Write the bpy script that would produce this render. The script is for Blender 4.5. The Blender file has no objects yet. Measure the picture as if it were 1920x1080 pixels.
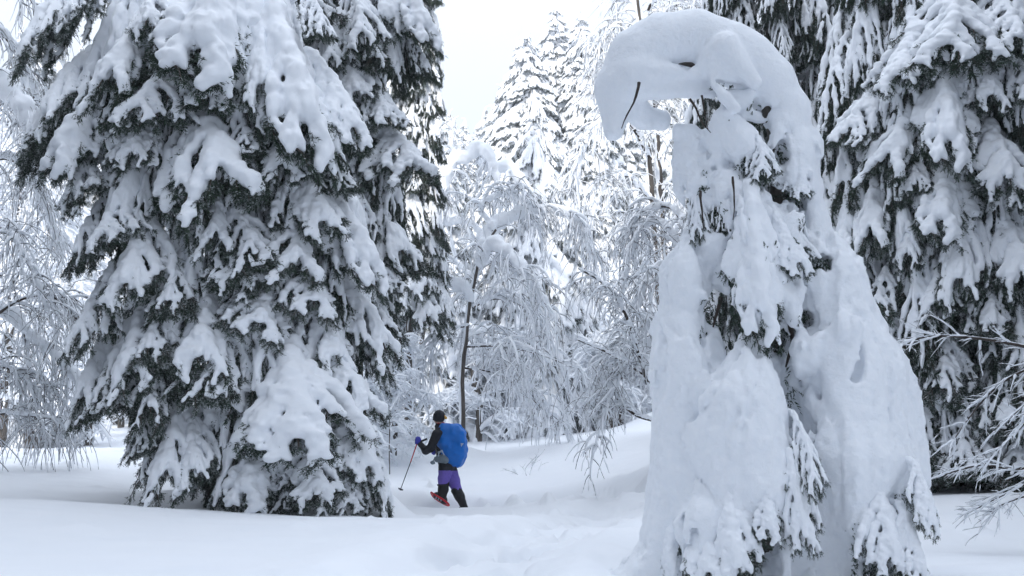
import bpy, math, random, time
import numpy as np
import openvdb
from mathutils import Vector, Matrix

T0 = time.time()
SC = bpy.context.scene
COL = SC.collection
R = math.radians

# ------------------------------------------------------------------ camera
FPX = 1867.0                     # focal length in pixels of the 1920 wide photograph
CAM_Z = 1.6
PITCH = math.atan(250 / FPX)
cam_d = bpy.data.cameras.new('camera')
cam_d.sensor_width = 36.0
cam_d.lens = 36.0 * FPX / 1920
cam_d.clip_start = 0.05
cam_d.clip_end = 2000
cam = bpy.data.objects.new('camera', cam_d)
cam.location = (0, 0, CAM_Z)
cam.rotation_euler = (R(90) + PITCH, 0, 0)
COL.objects.link(cam)
SC.camera = cam

# ------------------------------------------------------------------ sky, sun, exposure
SUN_EL, SUN_AZ = R(29.5), R(198)    # azimuth clockwise from +Y
w = bpy.data.worlds.new('World')
SC.world = w
w.use_nodes = True
nt = w.node_tree
nt.nodes.clear()
sky = nt.nodes.new('ShaderNodeTexSky')
sky.sky_type = 'NISHITA'
sky.sun_disc = False
sky.sun_elevation = SUN_EL
sky.sun_rotation = SUN_AZ
sky.dust_density = 3.0
sky.air_density = 1.0
haze_mix = nt.nodes.new('ShaderNodeMix')          # thin high cloud over the blue
haze_mix.data_type = 'RGBA'
haze_mix.inputs[0].default_value = 0.8
haze_mix.inputs[7].default_value = (10.0, 10.6, 11.4, 1)
# overcast veil: brightest overhead, dimmer towards the horizon (1 + 2 sin e)
_tc = nt.nodes.new('ShaderNodeTexCoord'); _sx = nt.nodes.new('ShaderNodeSeparateXYZ'); _mr = nt.nodes.new('ShaderNodeMapRange')
_mr.inputs[1].default_value = 0.0; _mr.inputs[2].default_value = 1.0; _mr.inputs[3].default_value = 0.33; _mr.inputs[4].default_value = 1.2
_vm = nt.nodes.new('ShaderNodeVectorMath'); _vm.operation = 'SCALE'; _vm.inputs[0].default_value = (11.7, 12.7, 14.4)
nt.links.new(_tc.outputs['Generated'], _sx.inputs[0]); nt.links.new(_sx.outputs[2], _mr.inputs[0]); nt.links.new(_mr.outputs[0], _vm.inputs[3])
nt.links.new(_vm.outputs[0], haze_mix.inputs[7])
bg = nt.nodes.new('ShaderNodeBackground')
bg.inputs[1].default_value = 0.11
wo = nt.nodes.new('ShaderNodeOutputWorld')
nt.links.new(sky.outputs[0], haze_mix.inputs[6])
nt.links.new(haze_mix.outputs[2], bg.inputs[0])
nt.links.new(bg.outputs[0], wo.inputs[0])

sun_d = bpy.data.lights.new('sun', 'SUN')
sun_d.energy = 2.3
sun_d.angle = R(3)
sun_d.color = (1.0, 0.96, 0.90)
sun = bpy.data.objects.new('sun', sun_d)
_sd = Vector((math.sin(SUN_AZ) * math.cos(SUN_EL), math.cos(SUN_AZ) * math.cos(SUN_EL), math.sin(SUN_EL)))
sun.rotation_euler = _sd.to_track_quat('Z', 'Y').to_euler()
sun.location = (0, 0, 60)
COL.objects.link(sun)

SC.view_settings.view_transform = 'Standard'
SC.view_settings.look = 'None'
SC.view_settings.gamma = 1.0
SC.view_settings.exposure = 0.47
SC.view_settings.use_curve_mapping = False
SC.render.engine = 'CYCLES'
SC.cycles.max_bounces = 10
SC.cycles.diffuse_bounces = 7
SC.cycles.transparent_max_bounces = 4
SC.cycles.use_denoising = True

# ------------------------------------------------------------------ helpers
_cp, _sp = math.cos(PITCH), math.sin(PITCH)

def at(px, py, Y):
    """World point at ground distance Y seen at photo pixel (px, py)."""
    dx = (px - 960) / FPX
    dy = -(py - 540) / FPX
    d = np.array([dx, _cp - dy * _sp, _sp + dy * _cp])
    return np.array([0, 0, CAM_Z]) + d * (Y / d[1])

def pxm(Y):
    """metres per photo pixel at distance Y"""
    return Y / FPX / _cp

def nrm(v):
    v = np.asarray(v, float)
    return v / (np.linalg.norm(v, axis=-1, keepdims=True) + 1e-9)

_LAT = np.random.RandomState(7).rand(48, 48, 48).astype(np.float32) * 2 - 1

def noise3(p):
    """smooth value noise in [-1,1] at points p (N,3)"""
    p = np.asarray(p, np.float32)
    i = np.floor(p).astype(np.int32)
    f = p - i
    f = f * f * (3 - 2 * f)
    i0 = i % 48
    i1 = (i + 1) % 48
    x0, y0, z0 = i0[:, 0], i0[:, 1], i0[:, 2]
    x1, y1, z1 = i1[:, 0], i1[:, 1], i1[:, 2]
    fx, fy, fz = f[:, 0], f[:, 1], f[:, 2]
    L = _LAT
    a = L[x0, y0, z0] * (1 - fx) + L[x1, y0, z0] * fx
    b = L[x0, y1, z0] * (1 - fx) + L[x1, y1, z0] * fx
    c = L[x0, y0, z1] * (1 - fx) + L[x1, y0, z1] * fx
    d = L[x0, y1, z1] * (1 - fx) + L[x1, y1, z1] * fx
    a = a * (1 - fy) + b * fy
    c = c * (1 - fy) + d * fy
    return a * (1 - fz) + c * fz

class Snow:
    """a signed distance block: rounded capsules melted together, then meshed"""
    def __init__(s, lo, hi, cell):
        s.lo = np.array(lo, float)
        s.h = cell
        s.n = np.ceil((np.array(hi) - s.lo) / cell).astype(int) + 1
        s.f = np.full(s.n, 1.0, np.float32)
        s.ax = [s.lo[i] + np.arange(s.n[i]) * cell for i in range(3)]
    def _blk(s, lo, hi):
        i0 = np.clip(np.floor((lo - s.lo) / s.h).astype(int), 0, s.n)
        i1 = np.clip(np.ceil((hi - s.lo) / s.h).astype(int) + 1, 0, s.n)
        if (i1 <= i0).any():
            return None
        sl = tuple(slice(i0[k], i1[k]) for k in range(3))
        X = s.ax[0][sl[0]][:, None, None].astype(np.float32)
        Y = s.ax[1][sl[1]][None, :, None].astype(np.float32)
        Z = s.ax[2][sl[2]][None, None, :].astype(np.float32)
        return sl, X, Y, Z
    def _mix(s, sl, d, k, sub):
        g = s.f[sl]
        if sub:
            d = -d
            h = np.maximum(k - np.abs(g - d), 0) / k
            s.f[sl] = np.maximum(g, d) + h * h * k * 0.25
        else:
            h = np.maximum(k - np.abs(g - d), 0) / k
            s.f[sl] = np.minimum(g, d) - h * h * k * 0.25
    def cap(s, a, b, ra, rb, k=0.03, sub=False):
        a = np.asarray(a, float); b = np.asarray(b, float)
        m = max(ra, rb) + k + 2 * s.h
        q = s._blk(np.minimum(a, b) - m, np.maximum(a, b) + m)
        if q is None: return
        sl, X, Y, Z = q
        ba = b - a
        L2 = float(ba @ ba) + 1e-9
        t = np.clip(((X - a[0]) * ba[0] + (Y - a[1]) * ba[1] + (Z - a[2]) * ba[2]) / L2, 0, 1)
        d = np.sqrt((X - a[0] - t * ba[0]) ** 2 + (Y - a[1] - t * ba[1]) ** 2 + (Z - a[2] - t * ba[2]) ** 2) - (ra + (rb - ra) * t)
        s._mix(sl, d, k, sub)
    def path(s, P, r, k=0.03):
        for i in range(len(P) - 1):
            s.cap(P[i], P[i + 1], r[i], r[i + 1], k)
    def ell(s, c, r, k=0.03, sub=False, M=None):
        c = np.asarray(c, float); r = np.asarray(r, float)
        m = r.max() + k + 2 * s.h
        q = s._blk(c - m, c + m)
        if q is None: return
        sl, X, Y, Z = q
        x, y, z = X - c[0], Y - c[1], Z - c[2]
        if M is not None:
            x, y, z = (M[0][0] * x + M[1][0] * y + M[2][0] * z, M[0][1] * x + M[1][1] * y + M[2][1] * z,
                       M[0][2] * x + M[1][2] * y + M[2][2] * z)
        d = (np.sqrt((x / r[0]) ** 2 + (y / r[1]) ** 2 + (z / r[2]) ** 2) - 1) * r.min()
        s._mix(sl, d, k, sub)
    def rough(s, fr, amp, band=None, off=0.0, bias=0.0, mask=None):
        band = band or (amp * 1.5 + s.h * 2)
        I = np.nonzero(np.abs(s.f) < band)
        P = np.stack([s.ax[j][I[j]] for j in range(3)], 1).astype(np.float32)
        v = noise3(P * np.asarray(fr, np.float32) + off) + bias
        if mask is not None: v = v * mask(P)
        s.f[I] += amp * v
    def mesh(s):
        f = s.f
        for ax in range(3):                 # close the block
            sl = [slice(None)] * 3
            for e in (0, -1):
                sl[ax] = e
                f[tuple(sl)] = np.maximum(f[tuple(sl)], s.h)
        g = openvdb.FloatGrid(1.0)
        g.copyFromArray(np.ascontiguousarray(f))
        V, Q = g.convertToQuads(0.0)
        V = np.asarray(V, np.float64) * s.h + s.lo
        Q = np.asarray(Q, np.int32)[:, ::-1]
        return V, Q

def drop_small(V, Q, nmin=40):
    """throw away floating crumbs of a marched mesh"""
    n = len(V)
    lab = np.arange(n)
    E = np.concatenate([Q[:, [0, 1]], Q[:, [1, 2]], Q[:, [2, 3]], Q[:, [3, 0]]])
    for _ in range(400):
        m = np.minimum(lab[E[:, 0]], lab[E[:, 1]])
        new = lab.copy()
        np.minimum.at(new, E[:, 0], m)
        np.minimum.at(new, E[:, 1], m)
        new = new[new]
        if (new == lab).all(): break
        lab = new
    c = np.bincount(lab, minlength=n)
    keep = c[lab] >= nmin
    mp = np.cumsum(keep) - 1
    return V[keep], mp[Q[keep[Q[:, 0]]]].astype(np.int32)

def new_mesh(name, pieces, mats):
    """pieces: (V, F, material index, smooth) with uniform face sizes"""
    me = bpy.data.meshes.new(name)
    vs, loops, starts, mi, sm = [], [], [], [], []
    off = 0; ls = 0
    for V, F, m, s in pieces:
        V = np.asarray(V, np.float32).reshape(-1, 3); F = np.asarray(F, np.int32)
        if len(F) == 0: continue
        vs.append(V); loops.append((F + off).ravel())
        k = F.shape[1]
        starts.append(ls + np.arange(len(F)) * k); ls += len(F) * k
        mi.append(np.full(len(F), m, np.int32)); sm.append(np.full(len(F), s, bool))
        off += len(V)
    vs = np.concatenate(vs); loops = np.concatenate(loops); starts = np.concatenate(starts).astype(np.int32)
    me.vertices.add(len(vs)); me.vertices.foreach_set('co', vs.ravel())
    me.loops.add(len(loops)); me.loops.foreach_set('vertex_index', loops.astype(np.int32))
    me.polygons.add(len(starts)); me.polygons.foreach_set('loop_start', starts)
    me.polygons.foreach_set('material_index', np.concatenate(mi))
    me.polygons.foreach_set('use_smooth', np.concatenate(sm))
    me.update(calc_edges=True)
    for m in mats: me.materials.append(m)
    return me

def link(name, me, parent=None, mat=None):
    o = bpy.data.objects.new(name, me)
    COL.objects.link(o)
    if parent is not None: o.parent = parent
    if mat is not None: o.matrix_local = mat
    return o

def thing(name, label, cat, loc=(0, 0, 0), group=None, data=None):
    o = link(name, data)
    o.location = [float(v) for v in loc]
    o['label'] = label; o['category'] = cat
    if group: o['group'] = group
    return o

def struct(o, kind='structure'):
    o['kind'] = kind
    return o

def tubes(P, Rr, sides=3):
    """P (N,K,3) paths, Rr (N,K) radii -> quads"""
    P = np.asarray(P, float); N, K, _ = P.shape
    T = np.zeros_like(P)
    T[:, 1:-1] = P[:, 2:] - P[:, :-2]; T[:, 0] = P[:, 1] - P[:, 0]; T[:, -1] = P[:, -1] - P[:, -2]
    T = nrm(T)
    up = np.tile(np.array([0.31, 0.27, 0.91]), (N, K, 1))
    A = nrm(np.cross(T, up)); B = np.cross(T, A)
    an = np.arange(sides) * 2 * math.pi / sides
    V = P[:, :, None, :] + Rr[:, :, None, None] * (A[:, :, None, :] * np.cos(an)[None, None, :, None] + B[:, :, None, :] * np.sin(an)[None, None, :, None])
    idx = np.arange(N * K * sides).reshape(N, K, sides)
    j = np.roll(idx, -1, axis=2)
    F = np.stack([idx[:, :-1], j[:, :-1], j[:, 1:], idx[:, 1:]], -1).reshape(-1, 4)
    return V.reshape(-1, 3), F[:, ::-1]

def tube1(P, r, sides=8):
    P = np.asarray(P, float)[None]; r = np.asarray(r, float)[None]
    V, F = tubes(P, r, sides)
    return V, F

def smooth_path(pts, n):
    """Catmull-Rom through pts, n samples"""
    P = np.asarray(pts, float)
    P = np.vstack([2 * P[0] - P[1], P, 2 * P[-1] - P[-2]])
    m = len(P) - 3
    out = []
    for u in np.linspace(0, m, n):
        i = min(int(u), m - 1); t = u - i
        a, b, c, d = P[i], P[i + 1], P[i + 2], P[i + 3]
        out.append(0.5 * ((2 * b) + (c - a) * t + (2 * a - 5 * b + 4 * c - d) * t * t + (3 * b - a - 3 * c + d) * t ** 3))
    return np.array(out)

def sprays(P, D, Ln, rng, blades=10, bl=0.032, bw=0.009):
    """needle twigs: P start, D direction, Ln length; thin leaf-sized blades round a twig"""
    N = len(P); D = nrm(D)
    ref = np.where(np.abs(D[:, 2:3]) > 0.9, np.array([[1., 0, 0]]), np.array([[0, 0, 1.]]))
    A = nrm(np.cross(D, ref)); B = np.cross(D, A)
    s = (np.arange(blades)[None] + rng.rand(N, blades)) / blades
    ph = rng.rand(N, blades) * 2 * math.pi
    side = A[:, None] * np.cos(ph)[..., None] + B[:, None] * np.sin(ph)[..., None]
    base = P[:, None] + D[:, None] * (Ln[:, None] * s)[..., None]
    dr = nrm(D[:, None] * 0.9 + side * 0.8 + rng.randn(N, blades, 3) * 0.12)
    l = bl * (0.7 + 0.6 * rng.rand(N, blades))[..., None]
    wv = nrm(np.cross(dr, rng.randn(N, blades, 3))) * bw * 0.5
    V = np.stack([base - wv, base + wv, base + dr * l], 2).reshape(-1, 3)
    F = np.arange(len(V)).reshape(-1, 3)
    return V, F

# ------------------------------------------------------------------ materials
def mat(name):
    m = bpy.data.materials.new(name); m.use_nodes = True
    nt = m.node_tree; b = nt.nodes['Principled BSDF']
    return m, nt, b

def N(nt, t, **kw):
    n = nt.nodes.new(t)
    for k, v in kw.items(): setattr(n, k, v)
    return n

def noise_node(nt, scale, detail=4, vec=None, rough=0.55):
    n = N(nt, 'ShaderNodeTexNoise'); n.inputs['Scale'].default_value = scale
    n.inputs['Detail'].default_value = detail; n.inputs['Roughness'].default_value = rough
    if vec is not None: nt.links.new(vec, n.inputs['Vector'])
    return n

def snow_mat(name, c0=(0.84, 0.87, 0.91), c1=(0.90, 0.915, 0.94), fine=90.0, coarse=14.0, bump=0.35, dist=0.012, sss=0.0):
    m, nt, b = mat(name)
    tc = N(nt, 'ShaderNodeTexCoord')
    a = noise_node(nt, coarse, 5, tc.outputs['Object'])
    f = noise_node(nt, fine, 3, tc.outputs['Object'], 0.7)
    mx = N(nt, 'ShaderNodeMix', data_type='RGBA')
    mx.inputs[6].default_value = (*c0, 1); mx.inputs[7].default_value = (*c1, 1)
    nt.links.new(a.outputs[0], mx.inputs[0]); nt.links.new(mx.outputs[2], b.inputs['Base Color'])
    ad = N(nt, 'ShaderNodeMath', operation='MULTIPLY_ADD'); ad.inputs[1].default_value = 0.25
    nt.links.new(f.outputs[0], ad.inputs[0]); nt.links.new(a.outputs[0], ad.inputs[2])
    bp = N(nt, 'ShaderNodeBump'); bp.inputs['Strength'].default_value = bump; bp.inputs['Distance'].default_value = dist
    nt.links.new(ad.outputs[0], bp.inputs['Height']); nt.links.new(bp.outputs[0], b.inputs['Normal'])
    b.inputs['Roughness'].default_value = 0.62
    b.inputs['Specular IOR Level'].default_value = 0.25
    if sss > 0:
        b.inputs['Subsurface Weight'].default_value = sss
        b.inputs['Subsurface Radius'].default_value = (0.06, 0.09, 0.14)
        b.inputs['Subsurface Scale'].default_value = 0.5
    return m

def dusted_mat(name, ca, cb, lo, hi, scale=35.0, snow=(0.82, 0.85, 0.9), rough=0.7, nsc=6.0):
    """dark plant matter whose upward faces carry a dusting of snow"""
    m, nt, b = mat(name)
    tc = N(nt, 'ShaderNodeTexCoord')
    a = noise_node(nt, nsc, 3, tc.outputs['Object'])
    mx = N(nt, 'ShaderNodeMix', data_type='RGBA')
    mx.inputs[6].default_value = (*ca, 1); mx.inputs[7].default_value = (*cb, 1)
    nt.links.new(a.outputs[0], mx.inputs[0])
    g = N(nt, 'ShaderNodeNewGeometry')
    sx = N(nt, 'ShaderNodeSeparateXYZ'); nt.links.new(g.outputs['Normal'], sx.inputs[0])
    n2 = noise_node(nt, scale, 2, tc.outputs['Object'])
    ad = N(nt, 'ShaderNodeMath', operation='ADD')
    nt.links.new(sx.outputs[2], ad.inputs[0]); nt.links.new(n2.outputs[0], ad.inputs[1])
    mr = N(nt, 'ShaderNodeMapRange'); mr.inputs[1].default_value = lo; mr.inputs[2].default_value = hi
    nt.links.new(ad.outputs[0], mr.inputs[0])
    m2 = N(nt, 'ShaderNodeMix', data_type='RGBA'); m2.inputs[7].default_value = (*snow, 1)
    nt.links.new(mr.outputs[0], m2.inputs[0]); nt.links.new(mx.outputs[2], m2.inputs[6])
    nt.links.new(m2.outputs[2], b.inputs['Base Color'])
    b.inputs['Roughness'].default_value = rough
    b.inputs['Specular IOR Level'].default_value = 0.2
    return m

def plain(name, c, rough=0.7, nscale=0, var=0.25, bump=0.0, metallic=0.0):
    m, nt, b = mat(name)
    b.inputs['Roughness'].default_value = rough; b.inputs['Metallic'].default_value = metallic
    b.inputs['Specular IOR Level'].default_value = 0.3
    if nscale:
        tc = N(nt, 'ShaderNodeTexCoord'); a = noise_node(nt, nscale, 4, tc.outputs['Object'])
        mx = N(nt, 'ShaderNodeMix', data_type='RGBA')
        mx.inputs[6].default_value = (*[v * (1 - var) for v in c], 1); mx.inputs[7].default_value = (*[min(1, v * (1 + var)) for v in c], 1)
        nt.links.new(a.outputs[0], mx.inputs[0]); nt.links.new(mx.outputs[2], b.inputs['Base Color'])
        if bump:
            bp = N(nt, 'ShaderNodeBump'); bp.inputs['Strength'].default_value = bump; bp.inputs['Distance'].default_value = 0.01
            nt.links.new(a.outputs[0], bp.inputs['Height']); nt.links.new(bp.outputs[0], b.inputs['Normal'])
    else:
        b.inputs['Base Color'].default_value = (*c, 1)
    return m

M_SNOW = snow_mat('bough_snow')
M_GROUND = snow_mat('ground_snow', fine=60, coarse=2.2, bump=0.25, dist=0.02)
M_RIME = snow_mat('packed_snow', (0.80, 0.84, 0.89), (0.91, 0.92, 0.94), fine=85, coarse=22, bump=0.8, dist=0.014)
M_FROST = snow_mat('frost', (0.80, 0.83, 0.87), (0.90, 0.92, 0.95), fine=40, coarse=8, bump=0.0)
M_NEEDLE = dusted_mat('spruce_needles', (0.018, 0.032, 0.026), (0.045, 0.07, 0.042), 1.0, 1.5)
M_NEEDLE_F = dusted_mat('frosted_needles', (0.03, 0.045, 0.04), (0.07, 0.09, 0.08), .75, 1.35)
M_TWIG = dusted_mat('spruce_twig', (0.045, 0.034, 0.027), (0.09, 0.07, 0.055), 1.0, 1.4)
M_BARK = dusted_mat('grey_bark', (0.05, 0.042, 0.037), (0.13, 0.115, 0.10), 0.9, 1.25, scale=9)
M_BRANCH = dusted_mat('dark_branch', (0.028, 0.022, 0.02), (0.07, 0.055, 0.045), 1.05, 1.4, scale=20)
# ------------------------------------------------------------------ snow-laden spruce boughs
def bough_skeleton(rng, L, W, n):
    """list of (points, r0, r1, level): a drooping fan whose outer side is -Y"""
    out = []
    t = np.linspace(0, 1, 9)
    wob = rng.randn() * 0.06
    main = np.stack([wob * np.sin(t * 3) * L, -0.24 * L * np.sin(t * 1.5), -L * t ** 1.12], 1)
    back = np.array([[0, 0.55, 0.16], [0.0, 0.3, 0.10], [0, 0.12, 0.05]])
    out.append((np.vstack([back, main]), 0.068, 0.05, 0))
    for i in range(n):
        ti = 0.03 + 0.80 * (i + rng.rand() * 0.6) / n
        for s in (-1, 1):
            tt = min(0.95, ti + rng.rand() * 0.08)
            p0 = np.array([np.interp(tt, t, main[:, k]) for k in range(3)])
            a = R(rng.uniform(24, 50))
            l = ((1 - tt) * 0.72 + 0.20) * L * rng.uniform(0.75, 1.12) * (W / 0.9) ** 0.5
            d = np.array([s * math.sin(a) * W / 0.8, rng.uniform(0.05, 0.32), -math.cos(a)])
            d /= np.linalg.norm(d)
            pts = [p0]
            st = l / 6
            for j in range(6):
                pts.append(pts[-1] + d * st)
                d = d + np.array([-s * 0.07, rng.uniform(-.05, .02), -0.16]) + rng.randn(3) * 0.04
                d /= np.linalg.norm(d)
            pts = np.array(pts)
            out.append((pts, 0.055, 0.032, 1))
            for u in (0.3, 0.5, 0.68, 0.85):
                for s2 in (-1, 1):
                    if rng.rand() < 0.2: continue
                    uu = u + rng.uniform(-.08, .08)
                    q0 = np.array([np.interp(uu * 6, np.arange(7), pts[:, k]) for k in range(3)])
                    dd = pts[min(6, int(uu * 6) + 1)] - pts[int(uu * 6)]
                    dd = dd / np.linalg.norm(dd) + np.array([s2 * rng.uniform(.4, .9), rng.uniform(-.25, .25), -0.25])
                    dd /= np.linalg.norm(dd)
                    fl = rng.uniform(0.10, 0.24) * (1.15 - 0.3 * uu)
                    out.append((np.array([q0, q0 + dd * fl * 0.55 + [0, -.01, 0], q0 + dd * fl + [0, 0, -fl * 0.25]]), 0.034, 0.022, 2))
    return out

def make_bough(seed, L=1.4, W=0.9, n=6, cell=0.019, snow=1.0, blades=9, density=1.0, bare=0.25, lod=False, nm=None):
    rng = np.random.RandomState(seed)
    sk = bough_skeleton(rng, L, W, n)
    allp = np.vstack([p for p, *_ in sk])
    g = Snow(allp.min(0) - 0.2, allp.max(0) + 0.2, cell)
    for pts, r0, r1, lev in sk:
        r0 *= snow; r1 *= snow
        if lev == 2 and rng.rand() < bare: continue
        K = len(pts)
        cut = {0: 0.93, 1: rng.uniform(0.72, 0.96), 2: 0.85}[lev]
        u = np.linspace(0, cut, K)
        P = np.array([[np.interp(x * (K - 1), np.arange(K), pts[:, k]) for k in range(3)] for x in u])
        r = r0 + (r1 - r0) * u
        if lev == 0: r[:3] *= 0.8
        r = r * rng.uniform(0.8, 1.2, K)
        P = P + np.array([0, -0.55, 0.30]) * r[:, None]
        g.path(P, r, {0: 0.06, 1: 0.045, 2: 0.025}[lev] * min(1, snow))
    g.rough(7.0, 0.022, off=seed * 3.1)
    g.rough(19.0, 0.016, off=seed * 1.7)
    g.rough(40.0, 0.006, off=seed * .7)
    V, Q = drop_small(*g.mesh(), nmin=60)
    # needles: short twigs along every branch, and a hanging fringe below
    Ps, Ds, Ls = [], [], []
    for pts, r0, r1, lev in sk:
        if lev == 0: pts = pts[3:]
        seg = np.linalg.norm(np.diff(pts, axis=0), axis=1); tot = seg.sum()
        m = max(2, int(tot / 0.017 * density))
        cum = np.concatenate([[0], np.cumsum(seg)])
        s = (np.arange(m) + rng.rand(m)) / m * tot
        P = np.stack([np.interp(s, cum, pts[:, k]) for k in range(3)], 1)
        T = nrm(np.stack([np.gradient(np.interp(s, cum, pts[:, k])) for k in range(3)], 1) + 1e-6)
        D = T * 0.55 + rng.randn(m, 3) * [0.55, 0.35, 0.4] + [0, 0.12, -0.5]
        Ps.append(P + [0, 0.015, -0.01]); Ds.append(D); Ls.append(rng.uniform(0.05, 0.11, m))
        tip = pts[-1:] ; dt = nrm(pts[-1:] - pts[-2:-1])
        k = 1 if lod else 5
        Ps.append(np.repeat(tip, k, 0) - dt * rng.uniform(0, .05, (k, 1))); Ds.append(dt + rng.randn(k, 3) * 0.4); Ls.append(rng.uniform(.06, .11, k))
    Ps = np.vstack(Ps); Ds = np.vstack(Ds); Ls = np.concatenate(Ls)
    NV, NF = sprays(Ps, Ds, Ls * (1.3 if lod else 1), rng, blades, *((.07, .03) if lod else ()))
    tw = []
    for pts, r0, r1, lev in sk:
        if lod and lev: continue
        Vt, Ft = tube1(pts + [0, 0.01, 0], np.linspace(0.022, 0.008, len(pts)) if lev == 0 else np.linspace(0.009, 0.004, len(pts)), 4)
        tw.append((Vt, Ft, 1, True))
    me = new_mesh('bough', [(NV, NF, 0, False)] + tw, [nm or M_NEEDLE, M_TWIG])
    ms = new_mesh('bough_snow', [(V, Q, 0, True)], [M_SNOW])
    return me, ms, L, W

def bough_matrix(P, Q, outward, width, L, W, depth=1.0):
    """unit bough hanging from P to Q, its snowy side towards outward"""
    P = np.asarray(P, float); Q = np.asarray(Q, float)
    z = P - Q; ln = np.linalg.norm(z); z = z / ln
    y = -np.asarray(outward, float); y = y - z * (y @ z); y /= np.linalg.norm(y) + 1e-9
    x = np.cross(y, z)
    sx = width / W; sz = ln / L; sy = depth * 0.5 * (sx + sz)
    Mx = np.eye(4)
    Mx[:3, 0] = x * sx; Mx[:3, 1] = y * sy; Mx[:3, 2] = z * sz; Mx[:3, 3] = P
    return Matrix([list(r) for r in Mx.tolist()])

BIG = [make_bough(10 + i, 1.4, 0.9, 6, 0.018, snow=.92 + 0.12 * (i % 3), bare=.3) for i in range(8)]
HEAVY = [make_bough(30 + i, 1.4, 0.85, 6, 0.019, snow=1.35, bare=0.2) for i in range(4)]
THIN = [make_bough(50 + i, 1.4, 0.8, 6, 0.018, snow=0.66, bare=0.5, density=1.5) for i in range(4)]
FROSTY = [make_bough(70 + i, 1.4, 0.85, 5, 0.03, snow=1.35, blades=6, bare=0.15, density=.6, nm=M_NEEDLE_F) for i in range(4)]
print('boughs', round(time.time() - T0, 1), [len(b[0].polygons) for b in BIG], [len(b[1].polygons) for b in BIG])
# ------------------------------------------------------------------ ground
_ctrl = []
def cp(px, py, Y): _ctrl.append(tuple(at(px, py, Y)))
def cz(x, y, z): _ctrl.append((x, y, z))
# near drift
for px in (-600, 0, 480, 960, 1440, 1920, 2500):
    cp(px, 1090, 5.6)
for px, py in ((0, 1010), (480, 1005), (960, 1010), (1440, 1010), (1920, 1015)): cp(px, py, 7.6)
for px, py, Y in ((-300, 950, 10), (0, 926, 10.3), (120, 933, 10.3), (250, 946, 10), (480, 960, 10), (700, 966, 10), (870, 968, 10), (1000, 975, 9.5), (1200, 985, 8.5)): cp(px, py, Y)
# dark trough and the far-left mound
cp(60, 928, 12.9); cp(200, 948, 12.2); cp(330, 965, 12.0); cp(-200, 918, 13.2); cp(60, 893, 15); cp(200, 900, 15)
cp(-200, 842, 21); cp(0, 844, 20); cp(120, 840, 20.5); cp(250, 838, 21); cp(60, 868, 16.5); cp(250, 880, 16.5); cp(330, 868, 19)
cp(0, 852, 26); cp(250, 852, 26); cp(-150, 850, 27); cp(-100, 825, 36); cp(150, 830, 36); cp(80, 800, 47)
# behind the crest, under the spruces and along the trench
cp(480, 990, 12.8); cp(600, 985, 13.2); cp(740, 985, 13.6); cp(560, 935, 17); cp(700, 925, 17.5)
cp(800, 960, 16.2); cp(868, 955, 17); cp(760, 930, 18); cp(930, 940, 17); cp(1040, 950, 15.5); cp(1150, 965, 13)
cp(800, 900, 20); cp(950, 895, 20); cp(1080, 885, 19); cp(1190, 880, 17)
cp(760, 850, 26); cp(900, 850, 26); cp(1000, 845, 25); cp(1130, 838, 23); cp(1215, 812, 22)
cp(760, 818, 36); cp(900, 818, 38); cp(1050, 815, 38); cp(1200, 795, 34)
# ghost tree drift and the right side
cp(1280, 1075, 6.4); cp(1480, 1090, 6.8); cp(1180, 1060, 6.6)
cp(1560, 950, 11); cp(1740, 932, 12); cp(1850, 930, 12.3); cp(2000, 928, 12.5); cp(2400, 920, 13)
cp(1740, 985, 9); cp(1920, 1015, 8.4); cp(1800, 990, 13.5)
cz(9, 20, .5); cz(12, 30, 1.2); cz(-12, 14, .9); cz(6.5, 17, .3)
for x in (-70, -35, 0, 35, 70):
    for y, z in ((60, 3.2), (80, 7.5), (105, 14), (140, 20), (200, 24)):
        cz(x * (y / 60) ** .5, y, z + 1.5 * math.sin(x * .13 + y * .07))
for x in (-14, -5, 5, 14):
    cz(x, -3, .75); cz(x, -12, .8); cz(x * 2, -45, 1.0)
cz(-18, 6, .9); cz(18, 6, .8); cz(-40, 30, 2.2); cz(40, 30, 2.2); cz(26, 16, 1.0); cz(-26, 16, 1.2)
_C = np.array(_ctrl)

def _warp(x, y):        # compress far distances so near detail and far hills share one fit
    yy = np.sign(y) * np.log1p(np.abs(y) / 12.0) * 12
    sc = 12.0 / (12.0 + np.maximum(y, 0) * 0.35)
    return np.stack([x * sc, yy], -1)

_W = _warp(_C[:, 0], _C[:, 1])
def _phi(r): return np.sqrt(r * r + 1.0) 
_A = _phi(np.linalg.norm(_W[:, None] - _W[None], axis=-1))
_n = len(_W)
_A2 = np.zeros((_n + 3, _n + 3)); _A2[:_n, :_n] = _A - 0.12 * np.eye(_n)
_A2[:_n, _n] = 1; _A2[_n, :_n] = 1; _A2[:_n, _n + 1:] = _W; _A2[_n + 1:, :_n] = _W.T
_S = np.linalg.solve(_A2, np.concatenate([_C[:, 2], np.zeros(3)]))

def _seg(x, y, pts):
    d = np.full(x.shape, 1e9)
    for (ax, ay), (bx, by) in zip(pts[:-1], pts[1:]):
        vx, vy = bx - ax, by - ay
        t = np.clip(((x - ax) * vx + (y - ay) * vy) / (vx * vx + vy * vy), 0, 1)
        d = np.minimum(d, np.hypot(x - ax - t * vx, y - ay - t * vy))
    return d

def g2(px, py, Y):
    p = at(px, py, Y); return (p[0], p[1])

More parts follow.
